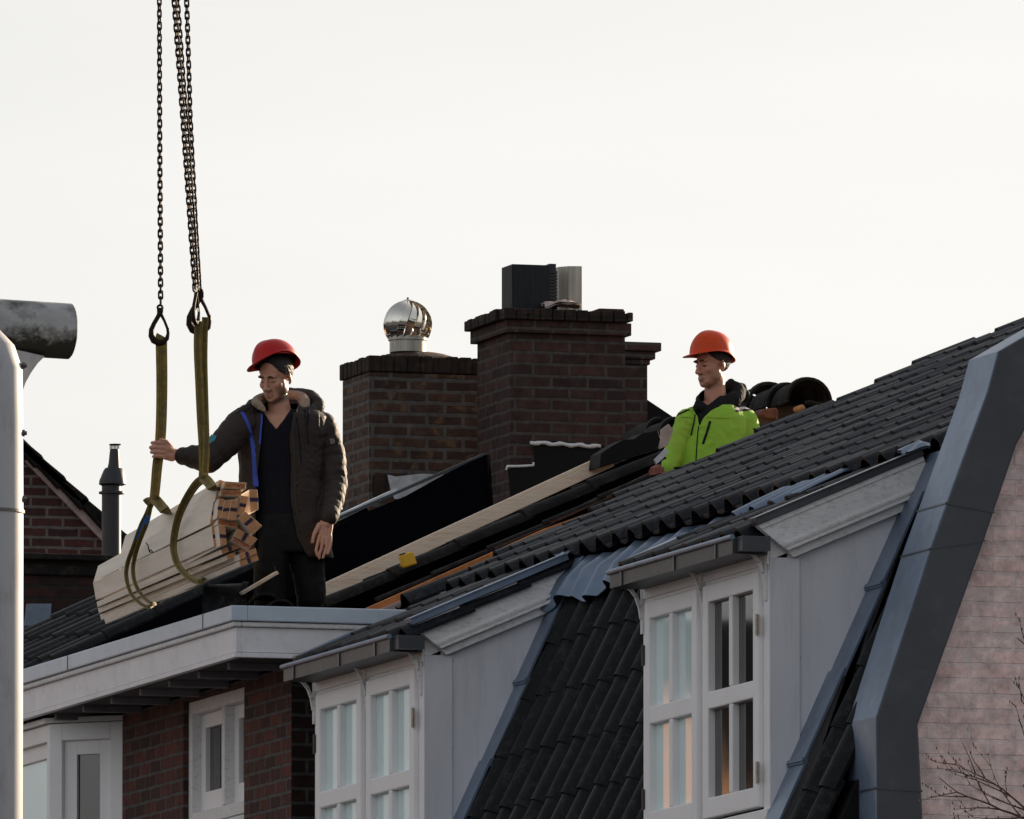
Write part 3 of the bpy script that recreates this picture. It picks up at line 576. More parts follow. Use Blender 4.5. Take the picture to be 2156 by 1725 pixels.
# canted bay at the left: 45 degree side facing the camera, front parallel to the street
w_ = 0.35; P0 = Vector((XB, 84.87, 0)); P1 = Vector((XB-w_, 84.87+w_, 0)); P2 = Vector((XB-w_, 88.2, 0)); P3 = Vector((XB, 88.5, 0))
bay = MB()
def bayface(a, b, z0, z1, glass, parent, fw=0.075, top=0.06, sw=0.06):
    e = (b-a).normalized(); n = Vector((e.y, -e.x, 0)); 
    if n.dot(Vector((-1,-1,0))) < 0: n = -n
    L = (b-a).length
    f = MB()
    def bx(s0, s1, za, zb, d0, d1): f.prism([a+e*s0+n*d0+EZ*za, a+e*s1+n*d0+EZ*za, a+e*s1+n*d0+EZ*zb, a+e*s0+n*d0+EZ*zb], -n*(d0-d1))
    bx(0, fw, z0, z1, 0, -0.08); bx(L-fw, L, z0, z1, 0, -0.08); bx(fw, L-fw, z1-top, z1, 0, -0.08)
    o = f.build('bay_frame', M['white'], parent); bevel(o, 0.004)
    f = MB(); bx(fw, fw+sw, z0, z1-top, -0.03, -0.07); bx(L-fw-sw, L-fw, z0, z1-top, -0.03, -0.07); bx(fw+sw, L-fw-sw, z1-top-sw, z1-top, -0.03, -0.07)
    s = f.build('sash', M['white'], o); bevel(s, 0.003)
    f = MB(); bx(fw+sw, L-fw-sw, z0, z1-top-sw, -0.05, -0.055); f.build('pane', glass, o)
    return o
bayface(P0, P1, 6.6, 8.70, M['glass_dark'], bh, 0.085, 0.10, 0.085)
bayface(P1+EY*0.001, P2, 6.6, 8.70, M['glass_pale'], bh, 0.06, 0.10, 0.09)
MB().prism([P0+EZ*8.705, P1+EZ*8.705+Vector((-0.03,0,0)), P2+EZ*8.705+Vector((-0.03,0,0)), P3+EZ*8.705], (0,0,0.03)).build('bay_head', M['white_old'], bh)
MB().prism([P0+EZ*5+Vector((0.1,0.1,0)), P1+EZ*5+Vector((0.1,0.1,0)), P2+EZ*5+Vector((0.1,0,0)), P3+EZ*5], (0,0,1.58)).build('bay_base', M['white'], bh)
# ---------------- pitched roof of the brick house: tiles at the left, black membrane, beam and leftovers to the right
def slab(name, pts, ext, m, parent, bv=0.0):
    o = MB().prism(pts, ext).build(name, m, parent)
    if bv: bevel(o, bv)
    return o
L0, L1 = py(294, 1316, 86.4), py(1022, 958, 86.4)
LU = (L1-L0).normalized(); SV = Vector((0, 1, 0.06)).normalized(); LN = LU.cross(SV).normalized()
if LN.z < 0: LN = -LN
lr = MB(); tile_rows(lr, Vector((L0.x, 86.45, L0.z)) - LU*0.9 + LN*0.0, LU, LN, range(0, 7), 0, (0, 9), lambda r, c: True, amp=0.05, sd=SV)
lr.build('pitched_roof', M['tile'], bh, smooth=2)
pd = MB(); a = Vector((L0.x, 86.45, L0.z)) - LU*0.9; pd.prism([a-LN*0.03, a+LU*2.2-LN*0.03, a+LU*2.2-EZ*0.5, a-EZ*0.3+EX*0.2], SV*2.7)
pd.build('pitched_roof_deck', M['flash'], bh)
vb = MB(); va, vbp = py(40, 1368, 88.9), py(214, 1268, 88.9); vd = (vbp-va).normalized(); vn = Vector((-vd.z, 0, vd.x))
Lv = (vbp-va).length
for k, (p, q) in enumerate(((-0.3, 0.30), (0.30, Lv))): vb.obox(va+vd*(p+q)/2+vn*(-0.02+0.012*k), (vd*(q-p)/2, vn*0.045, EY*0.06))
vb.build('verge_trim', M['zinc'], bh)
lf = MB(); lf.obox((va+vbp)/2-vn*0.10-EY*0.15, (vd*0.45, vn*0.012, EY*0.13)); lf.build('verge_flashing', M['lead'], bh)
# membrane: ruled slab with a rippled upper edge
def membrane():
    mb = MB(); n = 26; m_ = 8; top = []; 
    for i in range(n+1):
        t = i/n; a = py(150+(1022-150)*t, 1387+(958-1387)*t, 86.40); b = py(400+(1030-400)*t, 1352+(1078-1352)*t, 84.95)
        a = a+EZ*0.012*noise.noise(Vector((t*9, 0, 3)))
        row = []
        for j in range(m_+1):
            q = j/m_; row.append(a.lerp(b, q)+EZ*(0.02*noise.noise(Vector((t*8, q*3, 1)))-0.03*sin(pi*q)))
        top.append(row)
    vs = [p for r in top for p in r]; w = m_+1
    fs = [(i*w+j, (i+1)*w+j, (i+1)*w+j+1, i*w+j+1) for i in range(n) for j in range(m_)]
    o = len(vs); mb.add(vs, fs); mb.add([v-EZ*0.08+EY*0.02 for v in vs], [f[::-1] for f in fs])
    e = len(top)-1; 
    mb.prism([top[e][0], top[e][m_], top[e][m_]-EZ*0.16, top[e][0]-EZ*0.2], EX*0.03)
    return mb.build('black_membrane', M['black'], bh, smooth=True)
membrane()
slab('membrane_edge', [py(600, 1143, 86.42), py(600, 1137, 86.42), py(1018, 955, 86.42), py(1018, 962, 86.42)], (0, 0.12, 0), M['lead_dark'], bh)
slab('lead_scrap', [py(712, 1098, 86.45), py(716, 1082, 86.45), py(742, 1072, 86.45), py(838, 1028, 86.45), py(832, 1040, 86.45)], (0, 0.2, 0), M['foil'], bh)
slab('roof_edge_board', [py(600, 1285, 84.9), py(1290, 975, 84.9), py(1290, 1010, 84.9), py(640, 1310, 84.9)], (0, 0.1, 0), M['dark_wood'], bh)
slab('roof_underlay', [py(560, 1300, 84.85), py(1385, 940, 84.85), py(1385, 1015, 84.85), py(1040, 1200, 84.85), py(700, 1320, 84.85)], (0, 0.05, 0), M['black'], bh)
# long pine beam lying up the slope: a thing of its own
A, B = py(664, 1236, 84.6), py(1277, 954, 84.6); d = (B-A).normalized(); n_ = Vector((-d.z, 0, d.x)); L = (B-A).length
bm_ = MB(); bm_.obox((A+B)/2-n_*0.056, (d*L/2, n_*0.032, EY*0.035)); bm_.obox((A+B)/2-n_*0.012, (d*L/2, n_*0.011, EY*0.025))
o = bm_.build('timber_beam', M['pine_beam']); bevel(o, 0.004)
tag(o, 'long pale pine beam lying up the roof slope between the black membrane and old tiles', 'beam')
# remaining old tile strip (a row of half rounds) below the beam
def tilestrip(a, b, n, rad, name, m, Y, lab=None, dz=0.0):
    A, B = py(*a, Y), py(*b, Y); d = (B-A).normalized(); n_ = Vector((-d.z, 0, d.x)); L = (B-A).length; mb = MB()
    for k in range(n):
        s0 = L*k/n-0.02; s1 = L*(k+1)/n+0.02; rings = []
        for (s_, rr, lift) in ((s0, rad*1.08, 0.012), (s0+0.03, rad*1.08, 0.012), (s1, rad*0.95, 0)):
            outer = [A+d*s_+n_*(lift+rr*sin(pi*i/10)+dz)+EY*(-rr*1.25*cos(pi*i/10)) for i in range(11)]
            inner = [A+d*s_+n_*(lift+(rr-0.014)*sin(pi*i/10)+dz)+EY*(-(rr-0.014)*1.25*cos(pi*i/10)) for i in range(10, -1, -1)]
            rings.append(outer+inner)
        mb.loft(rings)
    return mb.build(name, m, bh, smooth=2)
tilestrip((690, 1282), (1390, 971), 5, 0.058, 'tile_strip', M['tile_old'], 84.2)
tilestrip((690, 1270), (1300, 1000), 7, 0.030, 'tile_strip', M['tile_old'], 84.45)
tilestrip((800, 1268), (1385, 999), 5, 0.022, 'tile_strip', M['tile_old'], 83.95)
# black felt offcut draped over the upper end of the beam
fo = MB(); pts = [(1266,954),(1290,938),(1312,926),(1336,924),(1352,912),(1385,906),(1391,925),(1386,946),(1330,962),(1300,974),(1262,985)]
fo.prism([py(u, v, 84.35) for u, v in pts], (0, 0.22, 0)); bevel(fo.build('felt_hood', M['flash'], bh), 0.006, 2)
slab('cardboard_scrap', [py(1392,905,84.9), py(1408,893,84.9), py(1418,905,84.9), py(1406,938,84.9), py(1390,945,84.9)], (0,0.02,0), M['plaster'], bh)
# orange batten
slab('roof_batten', [py(755,1288,83.8), py(1150,1112,83.8), py(1320,1052,83.8), py(1325,1060,83.8), py(1160,1128,83.8), py(790,1290,83.8)], (0, 0.05, 0), M['batten'], bh, 0.003)
slab('roof_batten', [py(1040,1150,84.1), py(1290,1040,84.1), py(1290,1046,84.1), py(1040,1158,84.1)], (0, 0.04, 0), M['dark_wood'], bh)
slab('roof_batten', [py(1150,1098,84.0), py(1388,986,84.0), py(1388,994,84.0), py(1150,1106,84.0)], (0, 0.04, 0), M['dark_wood'], bh)
# plaster on the party wall
for k, pts in enumerate(([(1265,1070),(1330,1046),(1400,1003),(1402,1014),(1350,1040),(1280,1075)], [(1090,1148),(1112,1136),(1130,1133),(1130,1142),(1095,1152)], [(800,1283),(860,1258),(868,1275),(830,1288)])):
    slab('party_wall_mortar', [py(u, v, 83.75) for u, v in pts], (0, 0.12, 0), M['plaster'], bh, 0.004)
rb = MB()
for (u, v, s) in ((838,1272,.03),(858,1268,.035),(1382,992,.03),(1392,1000,.02),(1352,1062,.02),(1180,1108,.015),(1380,985,.02)):
    c = py(u, v, 83.85); rb.obox(c, (Vector((s, .01, .01)), Vector((-.01, s, 0)), Vector((0, .005, s*.5))))
rb.build('debris', M['rubble'], bh)
slab('lead_scrap', [py(1378,968,84.0), py(1402,944,84.0), py(1408,950,84.0), py(1400,962,84.0), py(1382,978,84.0)], (0,0.02,0), M['foil'], bh)
ZF2 = py(1497, 692, 85.2).z-1.87
MB().box((26.3, 84.8, ZF2-0.15), (28.3, 87.5, ZF2)).build('attic_floor', M['dark_wood'], bh)
# ---------------- chimneys
def jagged_top(mb, x0, x1, y0, y1, z0, h, mi=0): mb.box((x0, y0, z0), (x1, y1, z0+h), mi)
def corner(u, v, Y): return py(u, v, Y)
# big chimney: near vertical edge at u=1075
Yb = 87.2; c0 = corner(1075, 1040, Yb); c1 = corner(1316, 900, Yb); bx0, bx1 = c0.x, c1.x; bd = 0.70
ztop = py(1075, 645, Yb).z; zc1 = py(1075, 700, Yb).z
bc = MB(); bc.box((bx0, Yb, 9.0), (bx1, Yb+bd, zc1)); 
b1 = bc.build('chimney', M['brick_big'], bh)
cb = MB(); cb.box((bx0-0.035, Yb-0.035, zc1), (bx1+0.03, Yb+bd+0.035, zc1+0.075)); co1 = cb.build('corbel', M['brick_big'], b1)
cb = MB()
x = bx0-0.06
while x < bx1-0.07:      # soldier course, every brick slightly out of line
    ww = 0.078; cb.box((x, Yb-0.065-random.uniform(0, .012), zc1+0.077), (x+ww-0.008, Yb+0.05, ztop-0.01-random.uniform(0, .012))); x += ww
y = Yb+0.052
while y < Yb+bd+0.04: cb.box((bx0-0.07-random.uniform(0, .012), y, zc1+0.077), (bx0+0.05, y+0.070, ztop-0.012-random.uniform(0, .012))); y += 0.078
cb.box((bx0-0.055, Yb-0.055, zc1+0.078), (bx1+0.0, Yb+bd+0.055, ztop-0.03))
bevel(cb.build('soldier_course', M['brick_dark'], b1), 0.006)
cb = MB(); cb.box((bx0+0.55, Yb-0.05, ztop-0.028), (bx1-0.02, Yb+0.4, ztop+0.0)); cb.box((bx1+0.002, Yb-0.06, zc1+0.085), (bx1+0.035, Yb+bd, zc1+0.14)); bevel(cb.build('top_bricks', M['brick_big'], b1), 0.006)
# flue liners
f1a, f1b, f1c = py(1078, 556, Yb+.15), py(1158, 553, Yb+.15), py(1176, 550, Yb+.15)
fb = MB(); zt = f1a.z; fb.box((f1a.x, Yb+.15, ztop-0.05), (f1b.x, Yb+.37, zt)); o = fb.build('flue_box', M['steelplate'], b1); bevel(o, 0.004)
fb = MB()
for k in range(12): fb.box((f1b.x+0.001, Yb+.16, ztop+0.01+k*0.02), (f1c.x-0.004, Yb+.36, ztop+0.024+k*0.02))
fb.box((f1b.x+0.002, Yb+.17, ztop-0.02), (f1c.x-0.010, Yb+.35, zt+0.012)); fb.build('flue_louvre', M['flue'], b1)
f2a, f2b, f2c = py(1181, 560, Yb+.3), py(1197, 560, Yb+.3), py(1223, 562, Yb+.3)
fb = MB(); rings = []
for z in (ztop-0.05, f2a.z):
    rings.append([Vector((f2a.x, Yb+.42, z)), Vector((f2a.x+0.005, Yb+.36, z)), Vector((f2b.x, Yb+.30, z)), Vector((f2c.x, Yb+.28, z)), Vector((f2c.x+0.01, Yb+.42, z)), Vector((f2b.x, Yb+.5, z))])
fb.loft(rings); fb.build('flue_box', M['steelpale'], b1)
mo = MB(); crumple(mo, py(1180, 646, Yb+0.1), 0.12, 0.08, 0.035, 4.2); mo.build('mortar_bed', M['plaster'], b1, smooth=True)
# black flashing panels with white sealant
def chpanel(pts, Y, th, m, name, par, smooth=False): return slab(name, [py(u, v, Y) for u, v in pts], (0, -th, 0), m, par, 0.004)
chpanel([(1068,987),(1124,984),(1124,935),(1150,928),(1190,930),(1235,936),(1275,940),(1290,1000),(1075,1060)], Yb-0.002, 0.012, M['flash'], 'flashing', b1)
sl = MB()
sl.tube([py(1116+i*7.8, 932+1.6*sin(i*1.3)+ (i*0.45), Yb-0.02) for i in range(20)], [0.008+0.007*abs(sin(i*2.1+.4)) for i in range(20)], 8)
sl.tube([py(1066, 990, Yb-0.02), py(1068, 982, Yb-0.02), py(1090, 982, Yb-0.02), py(1110, 981, Yb-0.02), py(1123, 980, Yb-0.02), py(1123,974,Yb-0.02)], 0.008, 8)
sl.build('sealant_bead', M['sealant'], b1, smooth=True)
# left chimney with rotating cowl
Yl = 88.3; a0_, a1_ = corner(777, 1000, Yl), corner(1010, 1000, Yl); lx0, lx1 = a0_.x, a1_.x+0.15; ld = 0.58; lzt = py(777, 782, Yl).z
lc = MB(); lc.box((lx0, Yl, 8.9), (lx1, Yl+ld, lzt-0.005)); b2 = lc.build('chimney', M['brick_left'], bh)
cb = MB(); x = lx0-0.004
while x < lx1: cb.box((x, Yl-0.004-random.uniform(0, .008), lzt), (x+0.076, Yl+0.07, lzt+0.105+random.uniform(-.008, .004))); x += 0.084
y = Yl+0.075
while y < Yl+ld: cb.box((lx0-0.004-random.uniform(0, .010), y, lzt), (lx0+0.07, y+0.070, lzt+0.100+random.uniform(-.012, .004))); y += 0.078
cb.box((lx0, Yl, lzt+0.001), (lx1, Yl+ld, lzt+0.09)); bevel(cb.build('soldier_course', M['brick_dark'], b2), 0.008)
cp = MB(); cc = py(860, 728, Yl+0.3); n = 20; rings = []
for (r, z) in ((0.33, lzt+0.088), (0.27, lzt+0.115), (0.16, lzt+0.150), (0.13, lzt+0.156)):
    rings.append([Vector(((lx0+lx1)/2-0.03+(r*1.1)*cos(2*pi*i/n), Yl+0.33+r*0.95*sin(2*pi*i/n), z)) for i in range(n)])
cp.loft(rings); cp.build('mortar_cap', M['brick_left'], b2, smooth=True)
# cowl: sphere of curved blades
bc_ = py(858.5, 684, Yl+0.3); R_ = 0.152
def lathe(mb, c, prof, n=28): mb.loft([[Vector((c.x+r*cos(2*pi*i/n), c.y+r*sin(2*pi*i/n), z)) for i in range(n)] for r, z in prof]); return mb
cw = MB(); zb = py(858, 726, Yl+0.3).z; lathe(cw, bc_, [(0.113, zb-0.05), (0.113, zb+0.02), (0.122, zb+0.025), (0.122, zb+0.045), (0.108, zb+0.05)]); co_ = cw.build('cowl', M['steelpale'], b2, smooth=2)
bl = MB(); nb = 17
for k in range(nb):
    vs = []; m_ = 14
    for j in range(m_+1):
        ph = -1.0+2.35*j/m_; tw = 2*pi*k/nb + 0.85*j/m_
        for q, (dr, da) in enumerate(((0, 0), (-0.012, 0.325))):
            r = R_*cos(ph)+dr*cos(ph); vs.append(bc_+Vector((r*cos(tw+da), r*sin(tw+da), (R_+dr)*sin(ph)*1.0)))
    bl.add(vs, [(2*j, 2*j+1, 2*j+3, 2*j+2) for j in range(m_)])
bl.ell(bc_+EZ*R_*0.93, (0.035, 0.035, 0.018)); bl.build('cowl_blades', M['chrome'], co_, smooth=True)
ir = MB(); ir.tube([bc_-EZ*R_*0.9, bc_+EZ*R_*0.95], 0.012, 8); ir.build('cowl_axle', M['zinc'], co_, smooth=True)
nl = MB(); nl.tube([bc_+EZ*R_*0.95, bc_+EZ*(R_*1.12)], 0.006, 6); nl.build('cowl_pin', M['steel'], co_)
chpanel([(815,1000),(835,1004),(885,998),(935,1000),(900,1030),(870,1050),(830,1052),(822,1034),(818,1015)], Yl-0.002, 0.01, M['foil'], 'flashing', b2)
chpanel([(784,1000),(818,1000),(818,1045),(784,1045)], Yl-0.001, 0.006, M['brick_dark'], 'flashing', b2)
# third chimney behind, and the dark roof of the house behind
bk = empty('rear_house', (30.5, 92, 0), 'dark roofed house with a small brick chimney behind the big chimney', 'house')
Yr = 89.8; r0, r1 = py(1290, 900, Yr).x, py(1363, 900, Yr).x; rz = py(1350, 722, Yr).z
rc = MB(); rc.box((r0, Yr, 9), (r1, Yr+0.55, py(1350, 769, Yr).z)); b3 = rc.build('chimney', M['brick_big'], bk)
cb = MB(); cb.box((r0, Yr-0.05, rz-0.055), (py(1388, 730, Yr).x, Yr+0.6, rz)); cb.box((r0, Yr-0.025, rz-0.105), (py(1378, 750, Yr).x, Yr+0.58, rz-0.057)); cb.box((r0, Yr-0.012, rz-0.14), (py(1368, 760, Yr).x, Yr+0.57, rz-0.107)); bevel(cb.build('corbel', M['brick_big'], b3), 0.006)
slab('roof', [py(1300, 842, 90.6), py(1363, 842, 90.6), py(1420, 880, 90.6), py(1500, 935, 90.6), py(1500, 1000, 90.6), py(1300, 1000, 90.6)], (0, 3, 0), M['flash'], bk)
MB().box((28.0, 90.7, 0), (30.5, 94, 10.0)).build('wall', M['brick_big'], bk)
# ---------------- ridge of the opened roof with old ridge tiles
RX = 28.35
def ridge_tile(u, v, Y, R, lab=0):
    c = py(u, v, Y); mb = MB(); rings = []
    for (s_, rr) in ((0, R), (0.05, R*1.04), (0.06, R*0.94), (0.40, R*0.90)):
        outer = [c+EY*s_+Vector((-rr*cos(pi*i/14)*1.0, 0, rr*sin(pi*i/14)*1.05)) for i in range(15)]
        ri = rr-0.018; inner = [c+EY*s_+Vector((-ri*cos(pi*i/14), 0, ri*sin(pi*i/14)*1.05)) for i in range(14, -1, -1)]
        rings.append(outer+inner)
    mb.loft(rings); return mb.build('ridge_tile', M['tile_old'], bh, smooth=2)
for (u, v, Y, R) in ((1704, 848, 85.6, 0.148), (1660, 856, 85.95, 0.140), (1622, 858, 86.4, 0.150), (1572, 880, 87.0, 0.14), (1520, 905, 87.6, 0.14), (1470, 925, 88.2, 0.13), (1424, 918, 88.6, 0.115), (1392, 915, 89.0, 0.105), (1360, 928, 89.4, 0.10)):
    ridge_tile(u, v, Y, R)
rub = MB()
slab('ridge_bedding', [py(1590,900,86.0), py(1600,862,86.0), py(1650,855,86.0), py(1700,850,86.0), py(1764,852,86.0), py(1772,866,86.0), py(1740,900,86.0), py(1650,950,86.0), py(1585,950,86.0)], (0, 0.3, 0), M['dark_wood'], bh, 0.01)
for (pts, m) in (([(1606,862),(1636,858),(1640,866),(1637,884),(1612,880),(1604,872)], 'rubble'), ([(1612,925),(1642,905),(1652,912),(1640,930),(1615,938)], 'rubble'), ([(1722,868),(1750,864),(1754,876),(1735,890),(1722,888)], 'pine_end'), ([(1680,856),(1692,850),(1698,862),(1684,866)], 'pine_end'), ([(1598,935),(1616,930),(1616,950),(1600,955)], 'rubble')):
    slab('loose_brick', [py(u, v, 85.5) for u, v in pts], (0, 0.12, 0), M[m], bh, 0.012)
slab('loose_batten', [py(1612,926,85.35), py(1700,866,85.35), py(1708,872,85.35), py(1620,934,85.35)], (0, 0.06, 0), M['dark_wood'], bh, 0.004)
slab('loose_batten', [py(1700,842,85.4), py(1764,856,85.4), py(1766,862,85.4), py(1700,850,85.4)], (0, 0.06, 0), M['tile_old'], bh, 0.004)
# ================================================================ FAR LEFT: gable house, flue
fh = empty('gable_house', (20, 108, 0), 'far brick house whose gable carries a dark tiled verge, beside the mast', 'house')
Yf = 108.0
g1, g2, g3 = py(30, 905, Yf), py(262, 1132, Yf), py(262, 1300, Yf)
slab('gable_wall', [g1, g2, Vector((g2.x, Yf, 0)), Vector((g1.x-4, Yf, 0)), Vector((g1.x-4, Yf, g1.z-3.0))], (0, 6, 0), M['brick_far'], fh)
mr = MB(); mr.obox((py(60,965,Yf-.02)+py(240,1150,Yf-.02))/2, ((py(240,1150,Yf)-py(60,965,Yf))/2, Vector((0.028,0,0.026)), EY*0.015)); mr.build('verge_mortar', M['plaster'], fh)
vt = MB(); A, B = py(42, 925, Yf-0.1), py(262, 1128, Yf-0.1); d = (B-A).normalized(); n_ = Vector((-d.z, 0, d.x)); L = (B-A).length
if n_.z < 0: n_ = -n_
for k in range(5):
    s0, s1 = L*k/4.6-0.05, L*(k+1)/4.6
    vt.prism([A+d*s0-n_*0.050, A+d*s1-n_*0.075, A+d*s1+n_*0.018, A+d*(s1-0.03)+n_*0.026, A+d*s0+n_*0.012], (0, 0.3, 0))
bevel(vt.build('verge_tile', M['tile_old'], fh), 0.008)
slab('roof', [A, B, B-n_*0.05, A-n_*0.05], (0, 6, 0), M['tile_old'], fh)
lowc = MB(); q0, q1 = py(30, 1290, 98), py(240, 1290, 98); zt_ = py(140, 1182, 98).z
lowc.box((q0.x, 98, 5), (q1.x, 98.8, zt_)); lb = lowc.build('rear_chimney_block', M['brick_fardark'], fh)
lowc = MB(); lowc.box((q0.x-.04, 97.93, zt_+0.001), (q1.x+.03, 98.85, zt_+0.045)); lowc.box((q0.x, 97.97, zt_-0.10), (q1.x+.01, 98.0, zt_-0.03)); bevel(lowc.build('coping', M['tile_old'], lb), 0.01)
slab('flashing', [py(55,1272,97.9), py(106,1272,97.9), py(103,1320,97.9), py(50,1320,97.9)], (0,-0.03,0), M['lead'], lb)
slab('flashing', [py(46,1318,97.85), py(120,1318,97.85), py(130,1345,97.85), py(46,1350,97.85)], (0,-0.03,0), M['zinc'], lb)
ff = empty('flue_pipe', py(237, 1100, 104), 'black capped flue pipe standing behind the far gable roof', 'flue')
def latheU(name, prof, Y, m, par, uc=None):
    mb = MB(); rings = []
    for (u0, u1, v) in prof:
        a, b = py(u0, v, Y), py(u1, v, Y); c = (a+b)/2; r = (b-a).length/2
        rings.append([Vector((c.x+r*cos(2*pi*i/20), c.y+r*sin(2*pi*i/20), c.z)) for i in range(20)])
    mb.loft(rings); return mb.build(name, m, par, smooth=2)
latheU('pipe', [(215,254,1250),(215,254,1024)], 104, M['flue'], ff)
latheU('collar', [(209,262,1040),(209,262,1036),(216,253,1034)], 104, M['flue'], ff)
latheU('cowl_cone', [(216,254,1024),(209,265,1020),(210,264,1012),(219,260,990),(222,256,986)], 104, M['flue'], ff)
latheU('neck', [(226,253,988),(229,252,975),(231,251,955),(232,250,946)], 104, M['flue'], ff)
latheU('cap', [(232,251,938),(230,256,936.5),(230,256,935.5)], 104, M['flue'], ff)
pr_ = MB()
for k in range(7):
    u = 232+k*3; pr_.tube([py(u, 946, 104-(0.03 if k % 2 else -0.03)), py(u, 938, 104-(0.03 if k % 2 else -0.03))], 0.004, 5)
pr_.build('cage', M['flue'], ff)
# ================================================================ FOREGROUND MAST
Ym = 60.0
ms = empty('mast', Vector((py(10, 1500, Ym).x, Ym, 0)), 'pale grey mast carrying a mossy horizontal tube at the left edge', 'mast')
c = py(-22, 1080, Ym).x; r = py(45.5, 1500, Ym).x-c
rings = []
for (z, rr, dx) in ((0, r*1.05, 0), (py(45,1082,Ym).z, r, 0), (py(45,900,Ym).z, r*0.98, 0), (py(45,780,Ym).z, r*0.96, 0), (py(45,730,Ym).z, r*0.86, -0.02), (py(45,695,Ym).z, r*0.6, -0.05), (py(45,672,Ym).z, r*0.25, -0.085)):
    rings.append([Vector((c+dx+rr*cos(2*pi*i/28), Ym+rr*sin(2*pi*i/28), z)) for i in range(28)])
MB().loft(rings).build('post', M['polepaint'], ms, smooth=True)
zz = py(45, 1080, Ym).z
MB().loft([[Vector((c+rr*cos(2*pi*i/28), Ym+rr*sin(2*pi*i/28), z)) for i in range(28)] for (z, rr) in ((zz-0.006, r*1.005), (zz-0.006, r*1.04), (zz+0.006, r*1.04), (zz+0.006, r*1.005))]).build('collar', M['bolt'], ms, smooth=2)
ta, tb = py(-60, 685, Ym+0.30), py(146, 698, Ym+0.30); R_ = (py(0, 639, Ym)-py(0, 757, Ym)).length/2; ax = (tb-ta).normalized(); bz = (EZ-ax*ax.z).normalized(); by = ax.cross(bz)
rings = []
for (t, rr, d_) in ((0, R_, 0), (1, R_, 0), (1, R_*0.94, 0.0), (1, R_*0.9, -0.06)):
    p = ta.lerp(tb, t)+ax*d_
    rings.append([p+bz*rr*cos(2*pi*i/36)+by*rr*sin(2*pi*i/36)+ax*(0.018*(1-cos(2*pi*i/36*1.0)) if False else 0) for i in range(36)])
MB().loft(rings).build('tube_head', M['concrete'], ms, smooth=2)
bd_ = MB(); bd_.ell(tb, (R_*0.985, R_*0.985, 0.02), ax=(bz, by, ax), n=36, m=10); bd_.build('tube_end', M['concrete'], ms, smooth=True)
slab('brace', [py(u, v, Ym+0.22) for u, v in ((30, 735),(95,750),(80,765),(66,785),(55,805),(47,826),(30,840))], (0, 0.03, 0), M['polepaint'], ms, 0.004)
for v in (770, 912, 1051):
    b = MB(); p = py(45, v, Ym-0.05); b.tube([p-EX*0.03, p+EX*0.022], 0.009, 8); b.tube([p+EX*0.0, p+EX*0.012], 0.016, 6); b.build('bolt', M['bolt'], ms)
# ================================================================ HOUSES ACROSS THE STREET (seen reflected in the panes)
for k, (y0, hgt) in enumerate(((98, 9.4), (116, 10.5), (136, 9.2))):
    oh = empty('brick_house', (6, y0+6, 0), ['sunlit orange brick house across the street nearest, reflected in panes', 'sunlit orange brick house across the street, middle of three in the reflection', 'sunlit orange brick house across the street, farthest in the reflection'][k], 'house', 'houses across the street')
    MB().prism([Vector((8, y0, 0)), Vector((8, y0+12, 0)), Vector((8, y0+12, hgt-2)), Vector((8, y0+6, hgt+2)), Vector((8, y0, hgt-2))], (-8, 0, 0)).build('wall', M['opposite'], oh)
    rf = MB(); 
    for sgn in (-1, 1): 
        a = Vector((8.2, y0+6, hgt+2.05)); b = Vector((8.2, y0+6+sgn*6.3, hgt-2.1)); rf.prism([a, b, b+EZ*0.25, a+EZ*0.25], (-8.4, 0, 0))
    rf.build('roof', M['tile_old'], oh)
    for yy_ in (2.5, 7.5):
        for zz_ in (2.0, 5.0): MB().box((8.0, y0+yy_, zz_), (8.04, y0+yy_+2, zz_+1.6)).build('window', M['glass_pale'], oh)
# ================================================================ CHAINS, HOOKS, SLINGS
def make_chain(path, Y, label, tw0, tw1, group='lifting chains hanging from the crane', phase=0.0):
    pts = [py(u, v, Y) for u, v in path]
    root = empty('lifting_chain', pts[-1], label, 'chain', group)
    seg = [(pts[i+1]-pts[i]).length for i in range(len(pts)-1)]; tot = sum(seg); pitch = 0.0352; n = int(tot/pitch)
    me = None
    for k in range(n+1):
        s_ = min(tot, (k+phase)*pitch); i = 0; q = s_
        while i < len(seg)-1 and q > seg[i]: q -= seg[i]; i += 1
        d = (pts[i+1]-pts[i]).normalized(); c = pts[i]+d*q
        t = s_/tot; ang = (pi/2 if k % 2 else 0) + tw0+(tw1-tw0)*t + random.uniform(-.06, .06)
        ri = (RGT-d*RGT.dot(d)).normalized(); fo_ = d.cross(ri); wd = ri*cos(ang)+fo_*sin(ang); nr = d.cross(wd)
        if me is None:
            mb = MB(); hl, hw, r = 0.0135, 0.0112, 0.0056; P = []
            for j in range(8): a = -pi/2+pi*j/7; P.append((hw*sin(a), 0, hl+hw*cos(a)))
            P += [(-p[0], 0, -p[2]) for p in P]
            P = [Vector(p) for p in P]; N_ = len(P); vs = []; fs = []
            for j in range(N_):
                tn = (P[(j+1) % N_]-P[j-1]).normalized(); o_ = Vector((tn.z, 0, -tn.x))
                for m_ in range(6): vs.append(P[j]+o_*cos(m_*pi/3)*r+EY*sin(m_*pi/3)*r)
            for j in range(N_):
                for m_ in range(6): fs.append((j*6+m_, ((j+1) % N_)*6+m_, ((j+1) % N_)*6+(m_+1) % 6, j*6+(m_+1) % 6))
            mb.add(vs, fs); o = mb.build('link', M['steel'], None, smooth=True); me = o.data
            # centre the shared mesh on its own origin
        else:
            o = bpy.data.objects.new('link', me); sc.collection.objects.link(o)
        o.matrix_world = Matrix((( wd.x, nr.x, d.x, c.x), (wd.y, nr.y, d.y, c.y), (wd.z, nr.z, d.z, c.z), (0, 0, 0, 1)))
        attach(o, root)
    return root
YS1, YS2 = 82.08, 81.15
